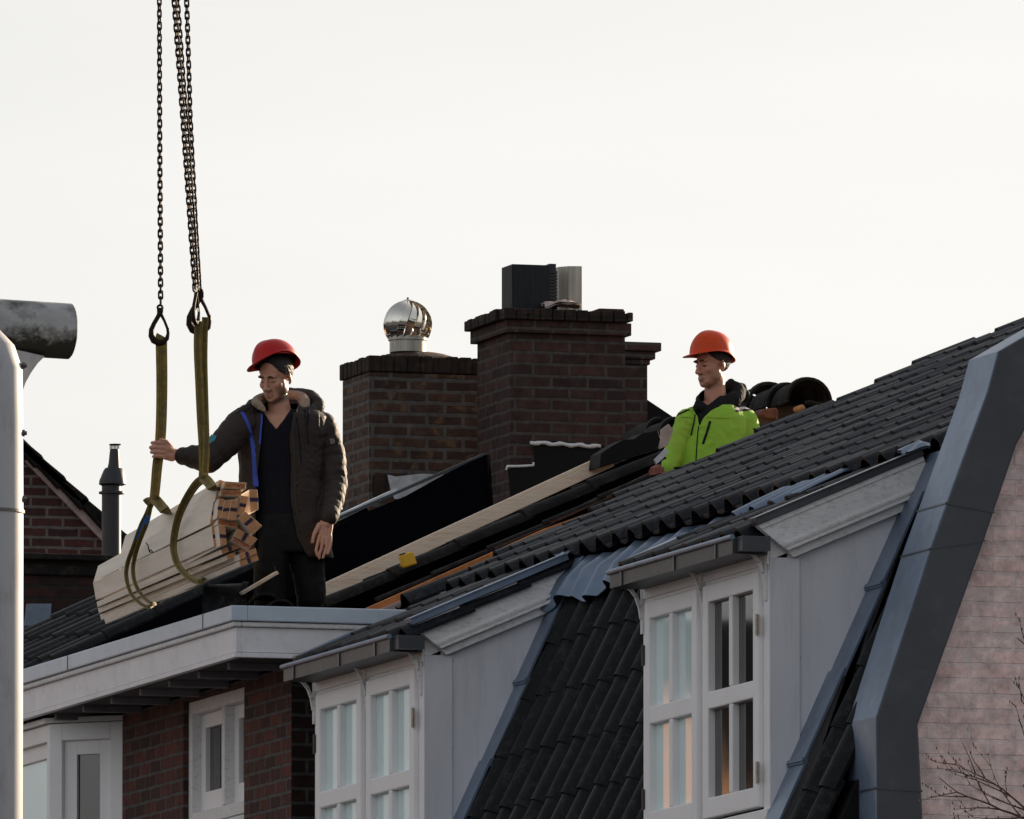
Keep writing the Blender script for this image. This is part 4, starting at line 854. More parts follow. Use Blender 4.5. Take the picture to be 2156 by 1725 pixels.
ch1 = make_chain([(334.5, -330), (336.5, 300), (338.5, 646)], YS1, 'single rusty chain farthest left, ending in the left hook', 0.75, 0.1)
ch2 = make_chain([(342, -330), (384, 238), (401, 481), (410, 606)], YS2, 'leftmost chain of the bunch of three above the right hooks', 0.25, 0.45)
ch3 = make_chain([(350, -330), (391, 238), (408, 481), (415, 606)], YS2+0.05, 'middle chain of the bunch of three, crossing the other two', 0.25, 0.75, phase=1.0)
ch4 = make_chain([(386, -330), (393, 0), (400.5, 242), (412, 470), (421, 618)], YS2+0.12, 'rightmost chain of the bunch of three, ending in the rear hook', 0.05, 0.8)
def hook(cu, cv, Y, Rw, Hh, root, rot=0.0, name='hook'):
    c = py(cu, cv, Y); R = RGT*cos(rot)+FWD*sin(rot); mb = MB()
    pts = []
    sc_ = Hh
    raw = [(0.0,0.62),(-.10,.45),(-.30,.18),(-.42,-.05),(-.42,-.28),(-.30,-.46),(-.08,-.55),(.15,-.52),(.34,-.38),(.40,-.18),(.36,.0),(.22,.28),(.08,.50)]
    rr = [.12,.11,.11,.125,.15,.165,.165,.14,.11,.085,.07,.07,.08]
    P = [c+R*x*Rw+EZ*z*sc_ for x, z in raw]; mb.tube(P+[P[0]], [q*Rw for q in rr]+[rr[0]*Rw], 10)
    mb.obox(c+EZ*sc_*0.70, (R*0.10*Rw*1.5, FWD*0.010, EZ*0.10*sc_)); mb.torus(c+EZ*sc_*0.80, R, EZ, 0.014, 0.007, 16, 6)
    mb.obox(c+R*0.39*Rw+EZ*(-.05)*sc_, (R*0.05*Rw, FWD*0.012, EZ*0.07*sc_))
    return mb.build(name, M['steel'], root, smooth=2)
hook(337, 692, YS1, 0.118, 0.150, ch1)
hook(413, 650, YS2-0.03, 0.09, 0.150, ch2, rot=1.15)
hook(421, 665, YS2+0.10, 0.140, 0.170, ch4)
def ribbon(mb, pts, wid, Y, th=0.004, mi=0, layers=1, dy=0.0):
    """flat webbing strip: pts are (u, v[, y offset]); wid in metres across"""
    P = [py(p[0], p[1], Y+(p[2] if len(p) > 2 else 0)) for p in pts]; W_ = wid if isinstance(wid, (list, tuple)) else [wid]*len(P)
    for L_ in range(layers):
        rings = []
        for i, p in enumerate(P):
            d = (P[min(i+1, len(P)-1)]-P[max(i-1, 0)]).normalized(); s_ = d.cross(FWD).normalized()*W_[i]/2; n_ = d.cross(s_).normalized()
            if n_.dot(FWD) > 0: n_ = -n_
            q = p - n_*L_*(th*1.6) 
            sh = s_.normalized()*0.004*L_
            rings.append([q-s_+sh, q-s_*0.33+n_*th*.25+sh, q+s_*0.33+n_*th*.25+sh, q+s_+sh, q+s_+n_*-th+sh, q-s_-n_*th+sh])
        mb.loft(rings, mi=mi)
def fine(pts, k=6):
    out = []; n = len(pts)
    P = [tuple(p)+((0,) if len(p) == 2 else ()) for p in pts]
    for i in range(n-1):
        p0, p1, p2, p3 = [Vector(P[max(0, min(n-1, i+j))]) for j in (-1, 0, 1, 2)]
        for j in range(k):
            t = j/k; out.append(tuple(0.5*((2*p1)+(-p0+p2)*t+(2*p0-5*p1+4*p2-p3)*t*t+(-p0+3*p1-3*p2+p3)*t**3)))
    out.append(P[-1]); return out
def sling(paths, Y, label, nfree):
    root = empty('lifting_sling', py(*paths[0][0][0][:2], Y), label, 'sling', 'yellow slings round the timber bundle')
    for pi_, (pts, w_, lay) in enumerate(paths):
        if pi_ >= nfree: pts = [(p[0], p[1], (80.95+(450-p[0])*.0094-Y-.12) if (len(p) < 3 or p[2] < .2) else (80.95+(450-p[0])*.0094-Y+1.3)) for p in pts]
        f = fine(pts); wl_ = w_ if not isinstance(w_, tuple) else [w_[0]+(w_[1]-w_[0])*i/(len(f)-1) for i in range(len(f))]
        mb = MB(); ribbon(mb, f, wl_, Y, layers=lay); o = mb.build('webbing', M['web'], root, smooth=2)
        sb = MB()
        for off in (-0.16, 0.0, 0.16):
            P = []
            for i, p in enumerate(f): P.append(p)
            ww = wl_ if isinstance(wl_, list) else [wl_]*len(f)
            Q = [py(p[0], p[1], Y+p[2]) for p in P]; rings = []
            for i, q in enumerate(Q):
                d = (Q[min(i+1, len(Q)-1)]-Q[max(i-1, 0)]).normalized(); s_ = d.cross(FWD).normalized(); n_ = d.cross(s_).normalized()
                if n_.dot(FWD) > 0: n_ = -n_
                b = q+s_*off*ww[i]+n_*(0.0022+0.0); h = s_*0.0016
                rings.append([b-h, b+h, b+h-n_*0.003, b-h-n_*0.003])
            sb.loft(rings)
        sb.build('stripe', M['webdark'], o)
    return root
sl1 = sling([
    ([(340, 708), (339, 720), (340, 800), (339, 880), (336, 935), (330, 985), (327, 1020), (324, 1050)], (0.064, 0.050), 2),
    ([(334, 1046, -.01), (322, 1054, -.03), (311, 1056, -.02), (306, 1060, .0)], 0.045, 1),
    ([(322, 1048, -.02), (330, 1056, -.03), (340, 1068, -.03), (347, 1077, .0), (354, 1090, .5)], 0.055, 2),
    ([(318, 1062, -.02), (309, 1084, -.05), (297, 1108, -.07), (282, 1150, -.10), (269, 1185, -.13), (266, 1215, -.15), (275, 1248, -.16), (292, 1268, -.15), (306, 1277, -.10)], (0.034, 0.018), 1),
    ([(316, 1068, .0), (309, 1100, -.03), (296, 1134, -.08), (285, 1168, -.12), (280, 1200, -.14), (286, 1232, -.16), (303, 1258, -.15), (324, 1272, -.10), (340, 1262, .5)], (0.030, 0.018), 1),
    ([(306, 1277, -.10), (318, 1277, .0), (334, 1262, .5)], 0.022, 1)], YS1, 'left yellow sling held in the worker\'s hand, with a blue label on it', 1)
lb_ = MB(); ribbon(lb_, fine([(u_, v_, 80.95+(450-u_)*.0094-YS1-.15) for u_, v_ in ((312, 1088), (300, 1112), (290, 1138))]), 0.026, YS1); lb_.build('label_tag', M['blue_label'], sl1)
sl2 = sling([
    ([(419, 676, -.01), (416, 700), (416, 740), (419, 800), (423, 880), (427, 940), (428, 990), (427, 1010)], (0.040, 0.052), 2),
    ([(432, 668, .02), (431, 700, .03), (430, 760, .02), (432, 850, .01), (434, 930, -.015), (433, 975, -.02), (430, 1010, -.02)], (0.036, 0.040), 1),
    ([(424, 1004, -.02), (434, 1012, -.03), (441, 1020, -.03), (447, 1030, .0), (452, 1044, .5)], 0.055, 2),
    ([(432, 1006, -.02), (416, 1016, -.03), (402, 1034, -.04), (386, 1062, -.08), (374, 1092, -.12), (366, 1130, -.15), (365, 1160, -.17), (374, 1190, -.18), (392, 1212, -.17), (410, 1224, -.13), (424, 1224, .0), (440, 1206, .5)], (0.048, 0.024), 2)], YS2, 'right yellow sling choked round the thick end of the timber bundle', 2)
# ================================================================ TIMBER BUNDLE
YN, YFAR = 80.85, 83.35
def C2(x, y): return (157.9+x*.2929, 957.9+y*.2929)
beams = [  # near end quad in crop pixels, far px of the first corner, mark kind, label
 ([(1040,178),(1003,335),(1048,310),(1080,190)], (362,580), 'p', 'topmost large plank of the bundle with purple mark on its end'),
 ([(1078,190),(1066,240),(1226,250),(1232,200)], (392,590), 'r', 'flat plank at the very top with upside-down red stamp on its end'),
 ([(1050,252),(1050,290),(1195,296),(1196,254)], (366,640), 'r', 'flat red stamped plank just under the topmost stamped one'),
 ([(1250,250),(1262,418),(1318,392),(1312,250)], (575,650), 'p', 'wide upright plank at the upper right corner of the bundle'),
 ([(1196,292),(1168,432),(1215,432),(1246,300)], (520,690), 'p', 'upright plank left of the wide corner plank'),
 ([(1125,320),(1100,466),(1160,472),(1178,325)], (450,720), 'p', 'upright plank third from the right in the upper row'),
 ([(1078,325),(1048,456),(1098,464),(1124,322)], (400,725), 'p', 'upright plank fourth from the right in the upper row'),
 ([(1036,312),(1018,455),(1046,456),(1076,318)], (360,712), 'p', 'thin upright plank beside the second large plank'),
 ([(995,335),(968,500),(1012,482),(1034,340)], (160,790), 'p', 'second large plank from the top on the near face'),
 ([(1030,462),(1022,500),(1165,532),(1172,490)], (340,890), 'r', 'flat stamped plank in the middle of the end face'),
 ([(1226,408),(1170,456),(1282,572),(1346,510)], (540,840), 'p', 'tilted plank sticking out at the right of the bundle'),
 ([(980,512),(1000,660),(1040,655),(1025,505)], (130,910), 'p', 'third large plank from the top on the near face'),
 ([(1030,505),(1046,656),(1094,646),(1080,508)], (200,960), 'p', 'upright plank behind the third large plank'),
 ([(1172,528),(1140,586),(1268,656),(1314,606)], (500,930), 'p', 'tilted plank below the one sticking out'),
 ([(1136,592),(1126,618),(1250,680),(1268,660)], (500,990), 'r', 'tilted flat plank with red stamp low on the right'),
 ([(1048,680),(1058,716),(1196,664),(1184,628)], (152,1052), 'p', 'first of the flat planks on the lower near face'),
 ([(1086,722),(1098,756),(1250,700),(1238,664)], (158,1100), 'p', 'second of the flat planks on the lower near face'),
 ([(1176,716),(1186,756),(1310,710),(1300,670)], (178,1150), 'p', 'upper of the two lowest planks at the bottom right'),
 ([(1180,764),(1192,802),(1322,758),(1310,714)], (208,1180), 'p', 'lowest plank of the bundle'),
 ([(1096,560),(1100,640),(1150,640),(1140,560)], (330,1000), '', 'dark recessed plank in the heart of the end face'),
]
frac = {0: 1, 1: .9, 2: .9}
farlow = {0: (322, 722), 8: (132, 912), 11: (150, 1044), 15: (162, 1096), 16: (172, 1140)}
fartop = {8: (166, 797), 11: (128, 914), 15: (155, 1058), 16: (163, 1105)}
for bi, (q, far, mark, lab) in enumerate(beams):
    far = fartop.get(bi, far)
    near = [py(*C2(*p), YN + (0.10 if bi in (0, 8, 11, 15, 16) else 0.0) + 0.012*(bi % 5) + (0.25 if bi == 19 else 0)) for p in q]
    yf = YFAR + 0.05*(bi % 3)
    f0 = py(*C2(*far), yf); e = f0-near[0]
    if bi in (15, 16, 17, 18):  # flat planks: make them run to the far end on the outer face
        pass
    c = sum(near, Vector())/4
    if bi in farlow:
        e2 = py(*C2(*farlow[bi]), yf)-near[1]; mb = MB(); n_ = len(near); fr_ = [near[0]+e, near[1]+e2, near[2]+e2, near[3]+e]
        mb.add(near+fr_, [(3,2,1,0),(4,5,6,7)]+[(i, (i+1) % 4, (i+1) % 4+4, i+4) for i in range(4)])
    else: mb = MB(); mb.prism(near, e)
    o = mb.build('timber_plank', [M['pine'], M['pine_end']]); 
    for p in o.data.polygons:
        if abs(p.normal.normalized().dot(e.normalized())) > 0.6: p.material_index = 1
    # move the origin to the near end, keep world shape
    o.data.transform(Matrix.Translation(-c)); o.location = c
    bevel(o, 0.0025, 2); tag(o, lab, 'plank', 'timber planks in the slung bundle')
    if mark:
        en = e.normalized(); ctr = c; a = (near[1]-near[0]); b = (near[3]-near[0])
        long_, short_ = (a, b) if a.length > b.length else (b, a)
        if mark == 'p':
            h = MB(); cc = ctr-en*0.001+long_*random.uniform(-.06, .06)
            h.obox(cc, (long_*0.085, short_*0.47, en*0.0012)); h.build('paint_mark', M['purple'], o)
        else:
            cu = bpy.data.curves.new('stamp', 'FONT'); cu.body = 'GALLO+'; cu.size = 0.028; cu.extrude = 0.0008; cu.align_x = 'CENTER'; cu.align_y = 'CENTER'
            to = bpy.data.objects.new('tmp', cu); sc.collection.objects.link(to)
            dg = bpy.context.evaluated_depsgraph_get(); me = bpy.data.meshes.new_from_object(to.evaluated_get(dg)); bpy.data.objects.remove(to)
            x_ = long_.normalized(); z_ = -en; y_ = z_.cross(x_).normalized(); z_ = x_.cross(y_)
            if bi != 2: x_, y_ = -x_, -y_
            if z_.dot(en) > 0: x_ = -x_; z_ = x_.cross(y_)
            so_ = bpy.data.objects.new('stamp', me); sc.collection.objects.link(so_); me.materials.clear(); me.materials.append(M['redink'])
            mx = Matrix(((x_.x, y_.x, z_.x, 0), (x_.y, y_.y, z_.y, 0), (x_.z, y_.z, z_.z, 0), (0, 0, 0, 1))); me.transform(mx); 
            k_ = ctr-en*0.0015; me.transform(Matrix.Translation(k_)); attach(so_, o)
kn = MB()
for (x, y) in ((525,650),(540,690),(560,700)): kn.tube([py(*C2(535,700), 81.2), py(*C2(x, y), 81.1), py(*C2(x-15, y-18), 81.08)], 0.003, 5)
o = kn.build('twine_scrap', M['steel']); tag(o, 'dark scrap of twine caught between planks of the bundle', 'twine')
# ================================================================ LOOSE THINGS ON THE FLAT ROOF
def halfround(c, ax, R, L, up, th=0.014, a0=0, a1=pi):
    c = Vector(c); ax = Vector(ax).normalized(); up = Vector(up); up = (up-ax*up.dot(ax)).normalized(); sd_ = ax.cross(up); mb = MB(); rings = []
    for s_, rr in ((0, R*1.0), (L*0.12, R*1.02), (L*0.13, R*0.96), (L, R*0.92)):
        o_ = [c+ax*s_+sd_*cos(a0+(a1-a0)*i/16)*rr+up*sin(a0+(a1-a0)*i/16)*rr for i in range(17)]
        i_ = [c+ax*s_+sd_*cos(a0+(a1-a0)*i/16)*(rr-th)+up*sin(a0+(a1-a0)*i/16)*(rr-th) for i in range(16, -1, -1)]
        rings.append(o_+i_)
    return mb.loft(rings)
cY = 81.35; zf = 8.975
rc_ = py(524, 1262, cY+0.40); rc_.z = 9.065
o = halfround(rc_, Vector((-0.93, 0.36, 0.0)), 0.185, 0.25, (0, 0, 1), a0=-0.5, a1=pi+0.5).build('ridge_tile', M['tile'], smooth=2)
tag(o, 'big black half round ridge tile lying on the flat roof under the bundle', 'ridge tile', 'loose ridge tiles on the flat roof')
for k, (u, v, R, lab) in enumerate(((560, 1290, 0.115, 'dark ridge tile end with its arch facing the camera, behind the stick'), (592, 1298, 0.10, 'lower dark ridge tile beside the worker\'s legs'))):
    o = halfround(py(u, v, cY+0.05-0.08*k), (0.15, 0.98, 0.02), R, 0.3, (0, 0, 1)).build('ridge_tile', M['tile_old'], smooth=2); tag(o, lab, 'ridge tile', 'loose ridge tiles on the flat roof')
A, B = py(508, 1250, 81.6), py(583, 1206, 81.45); d = (B-A).normalized(); n_ = Vector((-d.z, 0, d.x))
mb = MB(); mb.obox((A+B)/2, (d*(B-A).length/2, n_*0.012, EY*0.03)); o = mb.build('wood_offcut', [M['pine'], M['pine_end']]); bevel(o, 0.002); tag(o, 'short pine stick with a nail in its end, leaning out of the black ridge tile', 'wood stick')
nl = MB(); nl.tube([B+n_*0.0, B+n_*0.03+EZ*0.01], 0.0022, 6); nl.ell(B+n_*0.03+EZ*0.01, (0.005, 0.005, 0.002), n=8, m=4); nl.build('nail', M['zinc'], o)
# yellow tape measure hung on the beam
tm = empty('tape_measure', py(858, 1180, 84.4), 'small yellow tape measure lying below the long pine beam', 'tape measure')
x_ = (py(870,1168,84.4)-py(845,1176,84.4)).normalized(); y_ = Vector((-x_.z, 0, x_.x)); c = py(858, 1179, 84.05)
b = MB(); b.obox(c, (x_*0.044, y_*0.040, EY*0.022)); bevel(b.build('case', M['yellowtool'], tm), 0.01, 3)
b = MB(); b.obox(c-x_*0.022+y_*0.036, (x_*0.018, y_*0.010, EY*0.019)); bevel(b.build('grip', M['flue'], tm), 0.004)
b = MB(); b.obox(c-EY*0.019-x_*0.012-y_*0.005, (x_*0.011, y_*0.014, EY*0.002)); b.build('label_plate', M['flue'], tm)
b = MB(); b.obox(c-x_*0.046-y_*0.02, (x_*0.008, y_*0.003, EY*0.01)); b.build('tape_lip', M['yellowtool'], tm)
# ================================================================ BARE TREE TWIGS, lower right
tr = empty('bare_tree', (py(2300, 2600, 62).x, 62, 0), 'bare leafless tree reaching its twigs in front of the pink gable', 'tree')
tw = MB(); random.seed(21)
def branch(p, d, L, r, dep):
    n = max(3, int(L/0.05)); P = [p]; dd = d.normalized(); kids = []
    for i in range(n):
        dd = (dd+Vector((random.uniform(-.22, .22), random.uniform(-.15, .15), random.uniform(-.16, .22)))*0.8).normalized(); P.append(P[-1]+dd*L/n)
        if dep > 0 and i > 0 and random.random() < 0.5: kids.append((P[-1], dd, i/n))
    tw.tube(P, [r*(1-0.75*i/n) for i in range(n+1)], 5)
    for i in range(1, n+1):
        if r < 0.006 and random.random() < 0.8: tw.ell(P[i]+Vector((random.uniform(-.004, .004), 0, .003)), (0.0035, 0.0035, 0.007), n=6, m=4)
    for (q, di, t) in kids:
        sg = random.choice((-1, 1)); nd = (di+Vector((0.5*di.z*sg, random.uniform(-.3, .3), abs(di.x)*0.9*random.uniform(.2, 1)*sg*0.9+0.15))).normalized()
        branch(q, nd, L*random.uniform(.35, .6)*(1.1-0.5*t), r*0.6*(1-0.4*t), dep-1)
base = py(2260, 1760, 62)
for (a, b, L, dep) in (((2250,1740),(2030,1712),0.62,3), ((2230,1740),(2045,1660),0.56,2), ((2220,1760),(2140,1650),0.32,2), ((2240,1560),(2150,1500),0.26,2), ((2200,1660),(2140,1560),0.3,2), ((2230,1440),(2150,1330),0.30,2)):
    A = py(*a, 62+random.uniform(-.2, .2)); B = py(*b, 62); branch(A, B-A, L, 0.008, dep)
    tw.tube([base+Vector((0.6, 0, -1.2)), base+Vector((0.3, 0, -0.3)), A], [0.05, 0.02, 0.008], 6)
tw.build('crown', M['bark'], tr, smooth=True)
MB().tube([Vector((base.x+1.0, 62.1, 0)), Vector((base.x+0.8, 62, base.z-4)), base+Vector((0.6, 0, -1.2))], [0.16, 0.11, 0.05], 12).build('trunk', M['bark'], tr, smooth=True)
# ================================================================ PEOPLE
from mathutils.bvhtree import BVHTree
def proj(p):
    q = Vector(p)-CAM; k = FPX/q.dot(FWD); return 1078+q.dot(RGT)*k, 862.5-q.dot(UPV)*k
def polyx(poly, v):      # interpolate u along a polyline at height v
    if v <= poly[0][1]: return poly[0][0]
    for (a, b), (c, d) in zip(poly, poly[1:]):
        if v <= d: return a+(c-a)*(v-b)/(d-b)
    return poly[-1][0]
def relax(bm, it=8):
    """round off the stair-stepped rim that a cut leaves"""
    bd_ = [v for v in bm.verts if any(e.is_boundary for e in v.link_edges)]
    nb_ = [[e.other_vert(v) for e in v.link_edges if e.is_boundary] for v in bd_]
    for _ in range(it):
        new = [v.co*0.4 + sum((x.co for x in ns), Vector())/len(ns)*0.6 for v, ns in zip(bd_, nb_)]
        for v, c in zip(bd_, new): v.co = c
def organic(mb, name, mats, parent, voxel=0.006, it=4, fac=0.5, disp=None, matfn=None, cut=None, solid=0.0, bw=None):
    o = mb.build(name+'_raw', M['skin']); md = o.modifiers.new('r', 'REMESH'); md.mode = 'VOXEL'; md.voxel_size = voxel
    if it: sm_ = o.modifiers.new('s', 'SMOOTH'); sm_.iterations = it; sm_.factor = fac
    bpy.context.view_layer.update(); dg = bpy.context.evaluated_depsgraph_get(); me = bpy.data.meshes.new_from_object(o.evaluated_get(dg)); bpy.data.objects.remove(o)
    me.name = name
    if disp:
        me.update(); ns = [v.normal.copy() for v in me.vertices]
        for v, n_ in zip(me.vertices, ns): v.co = v.co+n_*disp(v.co, n_)
    me.materials.clear()
    for m_ in mats: me.materials.append(m_)
    if cut:
        me.update(); bm = bmesh.new(); bm.from_mesh(me); bm.faces.ensure_lookup_table()
        kill = [f for f in bm.faces if cut(f.calc_center_median(), f.normal)]; bmesh.ops.delete(bm, geom=kill, context='FACES'); relax(bm); bm.to_mesh(me); bm.free()
    me.update()
    for p in me.polygons:
        p.use_smooth = True; p.material_index = matfn(p.center, p.normal) if matfn else 0
    o = bpy.data.objects.new(name, me); sc.collection.objects.link(o)
    if bw:
        at = me.attributes.new('beard', 'FLOAT', 'POINT'); at.data.foreach_set('value', [bw(v.co) for v in me.vertices])
    if parent is not None: attach(o, parent)
    if solid: s_ = o.modifiers.new('t', 'SOLIDIFY'); s_.thickness = solid; s_.offset = -1
    return o
def headframe(a, p, roll=0.0):
    c = Vector((-sin(TH), -cos(TH), 0)); l = -RGT; f0 = c*cos(a)+l*sin(a); f = f0*cos(p)-EZ*sin(p); u_ = f0*sin(p)+EZ*cos(p)
    x = (-f).cross(u_); 
    if roll: u_, x = u_*cos(roll)+x*sin(roll), x*cos(roll)-u_*sin(roll)
    return x, -f, u_
def add_head(mb, H, fr, k):
    X, Y_, Z_ = fr
    def T(x, y, z): return H+(X*x+Y_*y+Z_*z)*k
    def E(c, r, n=20, m=14): mb.ell(T(*c), [q*k for q in r], ax=fr, n=n, m=m)
    def Cp(a, b, ra, rb): mb.cap(T(*a), T(*b), ra*k, rb*k, 10)
    E((0, .014, .034), (.076, .094, .086)); E((0, -.024, -.028), (.066, .063, .082)); E((0, -.032, -.066), (.057, .054, .044)); E((0, -.068, -.098), (.027, .022, .019)); E((0, -.050, -.085), (.046, .038, .028))
    for s in (-1, 1):
        E((.036*s, -.050, -.024), (.028, .030, .026)); E((.027*s, -.075, .026), (.027, .015, .010)); E((.050*s, -.016, -.062), (.016, .036, .026))
        ea = tuple(Matrix.Rotation(s*0.45, 3, fr[2]) @ q for q in fr)
        mb.ell(T(.0800*s, .014, -.006), [.0065*k, .0175*k, .0260*k], ax=ea, n=14, m=12); mb.ell(T(.0775*s, .004, -.030), [.0065*k, .0085*k, .0120*k], ax=ea, n=10, m=8)
        E((.0115*s, -.098, -.036), (.009, .011, .008), 10, 8)
        E((.030*s, -.070, .002), (.014, .012, .011), 12, 8)
    Cp((0, -.084, .014), (0, -.103, -.024), .0085, .0105); E((0, -.107, -.031), (.0115, .013, .0105), 12, 8)
    Cp((-.016, -.086, -.0625), (.016, -.086, -.0625), .0065, .0065); Cp((-.013, -.0865, -.0735), (.013, -.0865, -.0735), .0072, .0072); E((0, -.087, -.0625), (.012, .010, .006), 10, 6)
    return T
def face_parts(body, T, fr, k, parent, brow_m, look_down, mouth_open):
    bm = bmesh.new(); bm.from_mesh(body.data); bv = BVHTree.FromBMesh(bm); bm.free()
    f = -fr[1]
    off = body.matrix_world.translation
    def S(x, z, out=0.0):
        o_ = T(x, -.25, z); h = bv.ray_cast(o_, -f, 1.0)
        q = h[0] if h[0] is not None else T(x, -.085, z); return q+f*out*k
    for s in (-1, 1):
        b = MB(); P = [S(s*(.012+.034*i/6), .0245+.006*sin(pi*i/6*.8)-.003*(i/6), .0005) for i in range(7)]; b.tube(P, [.0030*k, .0042*k, .0046*k, .0044*k, .0038*k, .0028*k, .0016*k], 8); b.build('eyebrow', brow_m, parent, smooth=True)
        b = MB(); P = [S(s*(.016+.030*i/6), .0000+.0028*sin(pi*i/6)*(-.5 if look_down else 1), .0003) for i in range(7)]; b.tube(P, [.0010*k, .0016*k, .0020*k, .0021*k, .0019*k, .0015*k, .0010*k], 6); b.build('eyelid_line', M['brow'], parent, smooth=True)
        if not look_down:
            b = MB(); b.ell(S(s*.031, -.003, -.002), [.010*k, .004*k, .0035*k], ax=fr, n=12, m=6); b.build('eye', M['brow'], parent, smooth=True)
    b = MB()
    for z_, r_ in ((-.0615, .0036), (-.0735, .0046)):
        P = [S(-.024+.048*i/8, z_+(.003*(1-abs(i-4)/4) if z_ > -.07 else -.003*(1-abs(i-4)/4)), -0.0016) for i in range(9)]; b.tube(P, [r_*k*(.35+.65*sin(pi*(i+.5)/9)) for i in range(9)], 8)
    b.build('lips', M['lip'], parent, smooth=True)
    b = MB(); P = [S(-.021+.042*i/8, -.0675, .0004) for i in range(9)]; b.tube(P, [.0011*k if not mouth_open else .0028*k*(.3+.7*sin(pi*(i+.5)/9)) for i in range(9)], 6); b.build('mouth', M['brow'], parent)
    if mouth_open:
        b = MB(); P = [S(-.013+.026*i/6, -.0660, .0034) for i in range(7)]; b.tube(P, .0019*k, 6); b.build('teeth', M['teeth'], parent)
def helmet(C_, fr, k, mat_, parent, peak=.055, ridge=True, vents=False, arch=.012, hh=.152):
    X, Y_, Z_ = fr; n = 48; rings = []
    def rad(t):     # ellipse with a longer front to back axis; t = 0 at +x, front at -y
        return cos(t)*.122, -sin(t)*.146
    def ringat(sc_, z, extra=lambda t: (0, 0)):
        out = []
        for i in range(n):
            t = 2*pi*i/n; x, y = rad(t); e, dz = extra(t); L = sqrt(x*x+y*y); out.append(C_+(X*x*(sc_+e/L)+Y_*y*(sc_+e/L)+Z_*(z+dz))*k)
        return out
    def ribx(sc_):
        def f(t):
            x, y = rad(t); xx = abs(x*sc_); return (0, .007*max(0, 1-(xx/.022)**2) if ridge else .004*max(0, 1-(xx/.03)**2))
        return f
    for j in range(0, 15):
        ph = pi/2*(1-j/14)*0.985; sc_ = cos(ph)**0.86; z = hh*sin(ph)**0.92
        rings.append(ringat(sc_, z, ribx(sc_)))
    def front(t): return max(0, sin(t))**2.2
    def side(t): return abs(cos(t))**3
    rings.append(ringat(1.012, -.004, lambda t: (0.0, -.008*front(t)+arch*side(t))))
    rings.append(ringat(1.02, -.010, lambda t: (0.003+.02*front(t), -.014*front(t)+arch*side(t)-.004*max(0,-sin(t)))))
    rings.append(ringat(1.03, -.014, lambda t: (0.007+peak*front(t), -.022*front(t)+arch*side(t)-.008*max(0,-sin(t)))))
    rings.append(ringat(1.03, -.018, lambda t: (0.007+peak*front(t), -.022*front(t)+arch*side(t)-.008*max(0,-sin(t)))))
    rings.append(ringat(1.00, -.012, lambda t: (0, -.010*front(t)+arch*side(t))))
    for j in range(13, -1, -1):
        ph = pi/2*(1-j/14)*0.985; rings.append(ringat(.965*cos(ph)**0.86, -.004+(hh-.005)*sin(ph)**0.92))
    mb = MB(); mb.loft(rings, cap=True); o = mb.build('helmet', mat_, parent, smooth=2)
    if vents:
        v = MB()
        for i in range(4):
            for t in (-0.5-i*0.09, pi+0.5+i*0.09):
                x, y = rad(t); v.ell(C_+(X*x*.985+Y_*y*.985+Z_*.020)*k, (.003, .003, .003), n=6, m=4)
        v.build('vent_hole', M['flue'], o)
    b = MB(); rr = ringat(.93, .004, lambda t: (0, .006*side(t))); rr2 = ringat(.93, .030); rr3 = ringat(.915, .030); rr4 = ringat(.915, .004, lambda t: (0, .006*side(t)))
    b.loft([rr, rr2, rr3, rr4, rr], cap=False); b.build('headband', M['flue'], o, smooth=True)
    return o
def hair_cap(T, fr, k, parent, low=-.005):
    mb = MB(); mb.ell(T(0, .020, .036), [.0785*k, .0945*k, .0865*k], ax=fr, n=32, m=24)
    X, Y_, Z_ = fr; C_ = T(0, 0, 0)
    def cut(c, n_):
        q = (c-C_)/k; x, y, z = q.dot(X), q.dot(Y_), q.dot(Z_)
        if y < -.052 + max(0, (.07-z))*0.35: return True
        lim = low-.02 if y > .035 else .012 + max(0, (-y))*0.6
        if y > .06: lim = -.040
        return z < lim
    me = mb.build('hair', M['hair'], parent, smooth=True)
    bm = bmesh.new(); bm.from_mesh(me.data); bmesh.ops.subdivide_edges(bm, edges=bm.edges[:], cuts=1, use_grid_fill=True); kill = [f for f in bm.faces if cut(f.calc_center_median(), None)]; bmesh.ops.delete(bm, geom=kill, context='FACES'); relax(bm)
    bmesh.ops.subdivide_edges(bm, edges=bm.edges[:], cuts=2, use_grid_fill=True)
    for v in bm.verts: v.co += v.normal*0.0035*(noise.noise(v.co*90)+0.4)
    bm.to_mesh(me.data); bm.free(); s_ = me.modifiers.new('t', 'SOLIDIFY'); s_.thickness = 0.006; s_.offset = 0.3
    return me
def folds(amp, sc1=9, sc2=26, seed=0):
    def f(co, n_):
        a = noise.noise(Vector((co.x*sc1, co.y*sc1, co.z*sc1*0.8+seed))); b = noise.noise(Vector((co.x*sc2+seed, co.y*sc2, co.z*sc2)))
        return amp*(a*0.9+(0.5-abs(b))*0.7)
    return f
# ---------------------------------------------------------------- worker 1
Y1 = 82.0
def P(u, v, dy=0.0): return py(u, v, Y1+dy)
w1 = empty('person', Vector((P(600, 1300).x, Y1, 8.98)), 'worker in red helmet and open brown hooded jacket, gripping the left yellow sling', 'person')
fr1 = headframe(radians(33), radians(22), radians(3)); k1 = 1.13; H1 = P(580, 794.5, -.02)
b = MB(); T1 = add_head(b, H1, fr1, k1)
b.cap(P(584, 835, .03), P(592, 885, .04), .060, .072, 16)
def rings_loft(mb, rg, Yc, n=28):
    R = []
    for (u, v, hw, dep, dy) in rg:
        c = py(u, v, Yc+dy); sc_ = 1/ (FPX/((c-CAM).dot(FWD))); R.append([c+RGT*hw*sc_*(abs(cos(t))**0.85*(1 if cos(t) > 0 else -1))-Vector((sin(TH), cos(TH), 0))*dep*sin(t) for t in [2*pi*i/n for i in range(n)]])
    mb.loft(R)
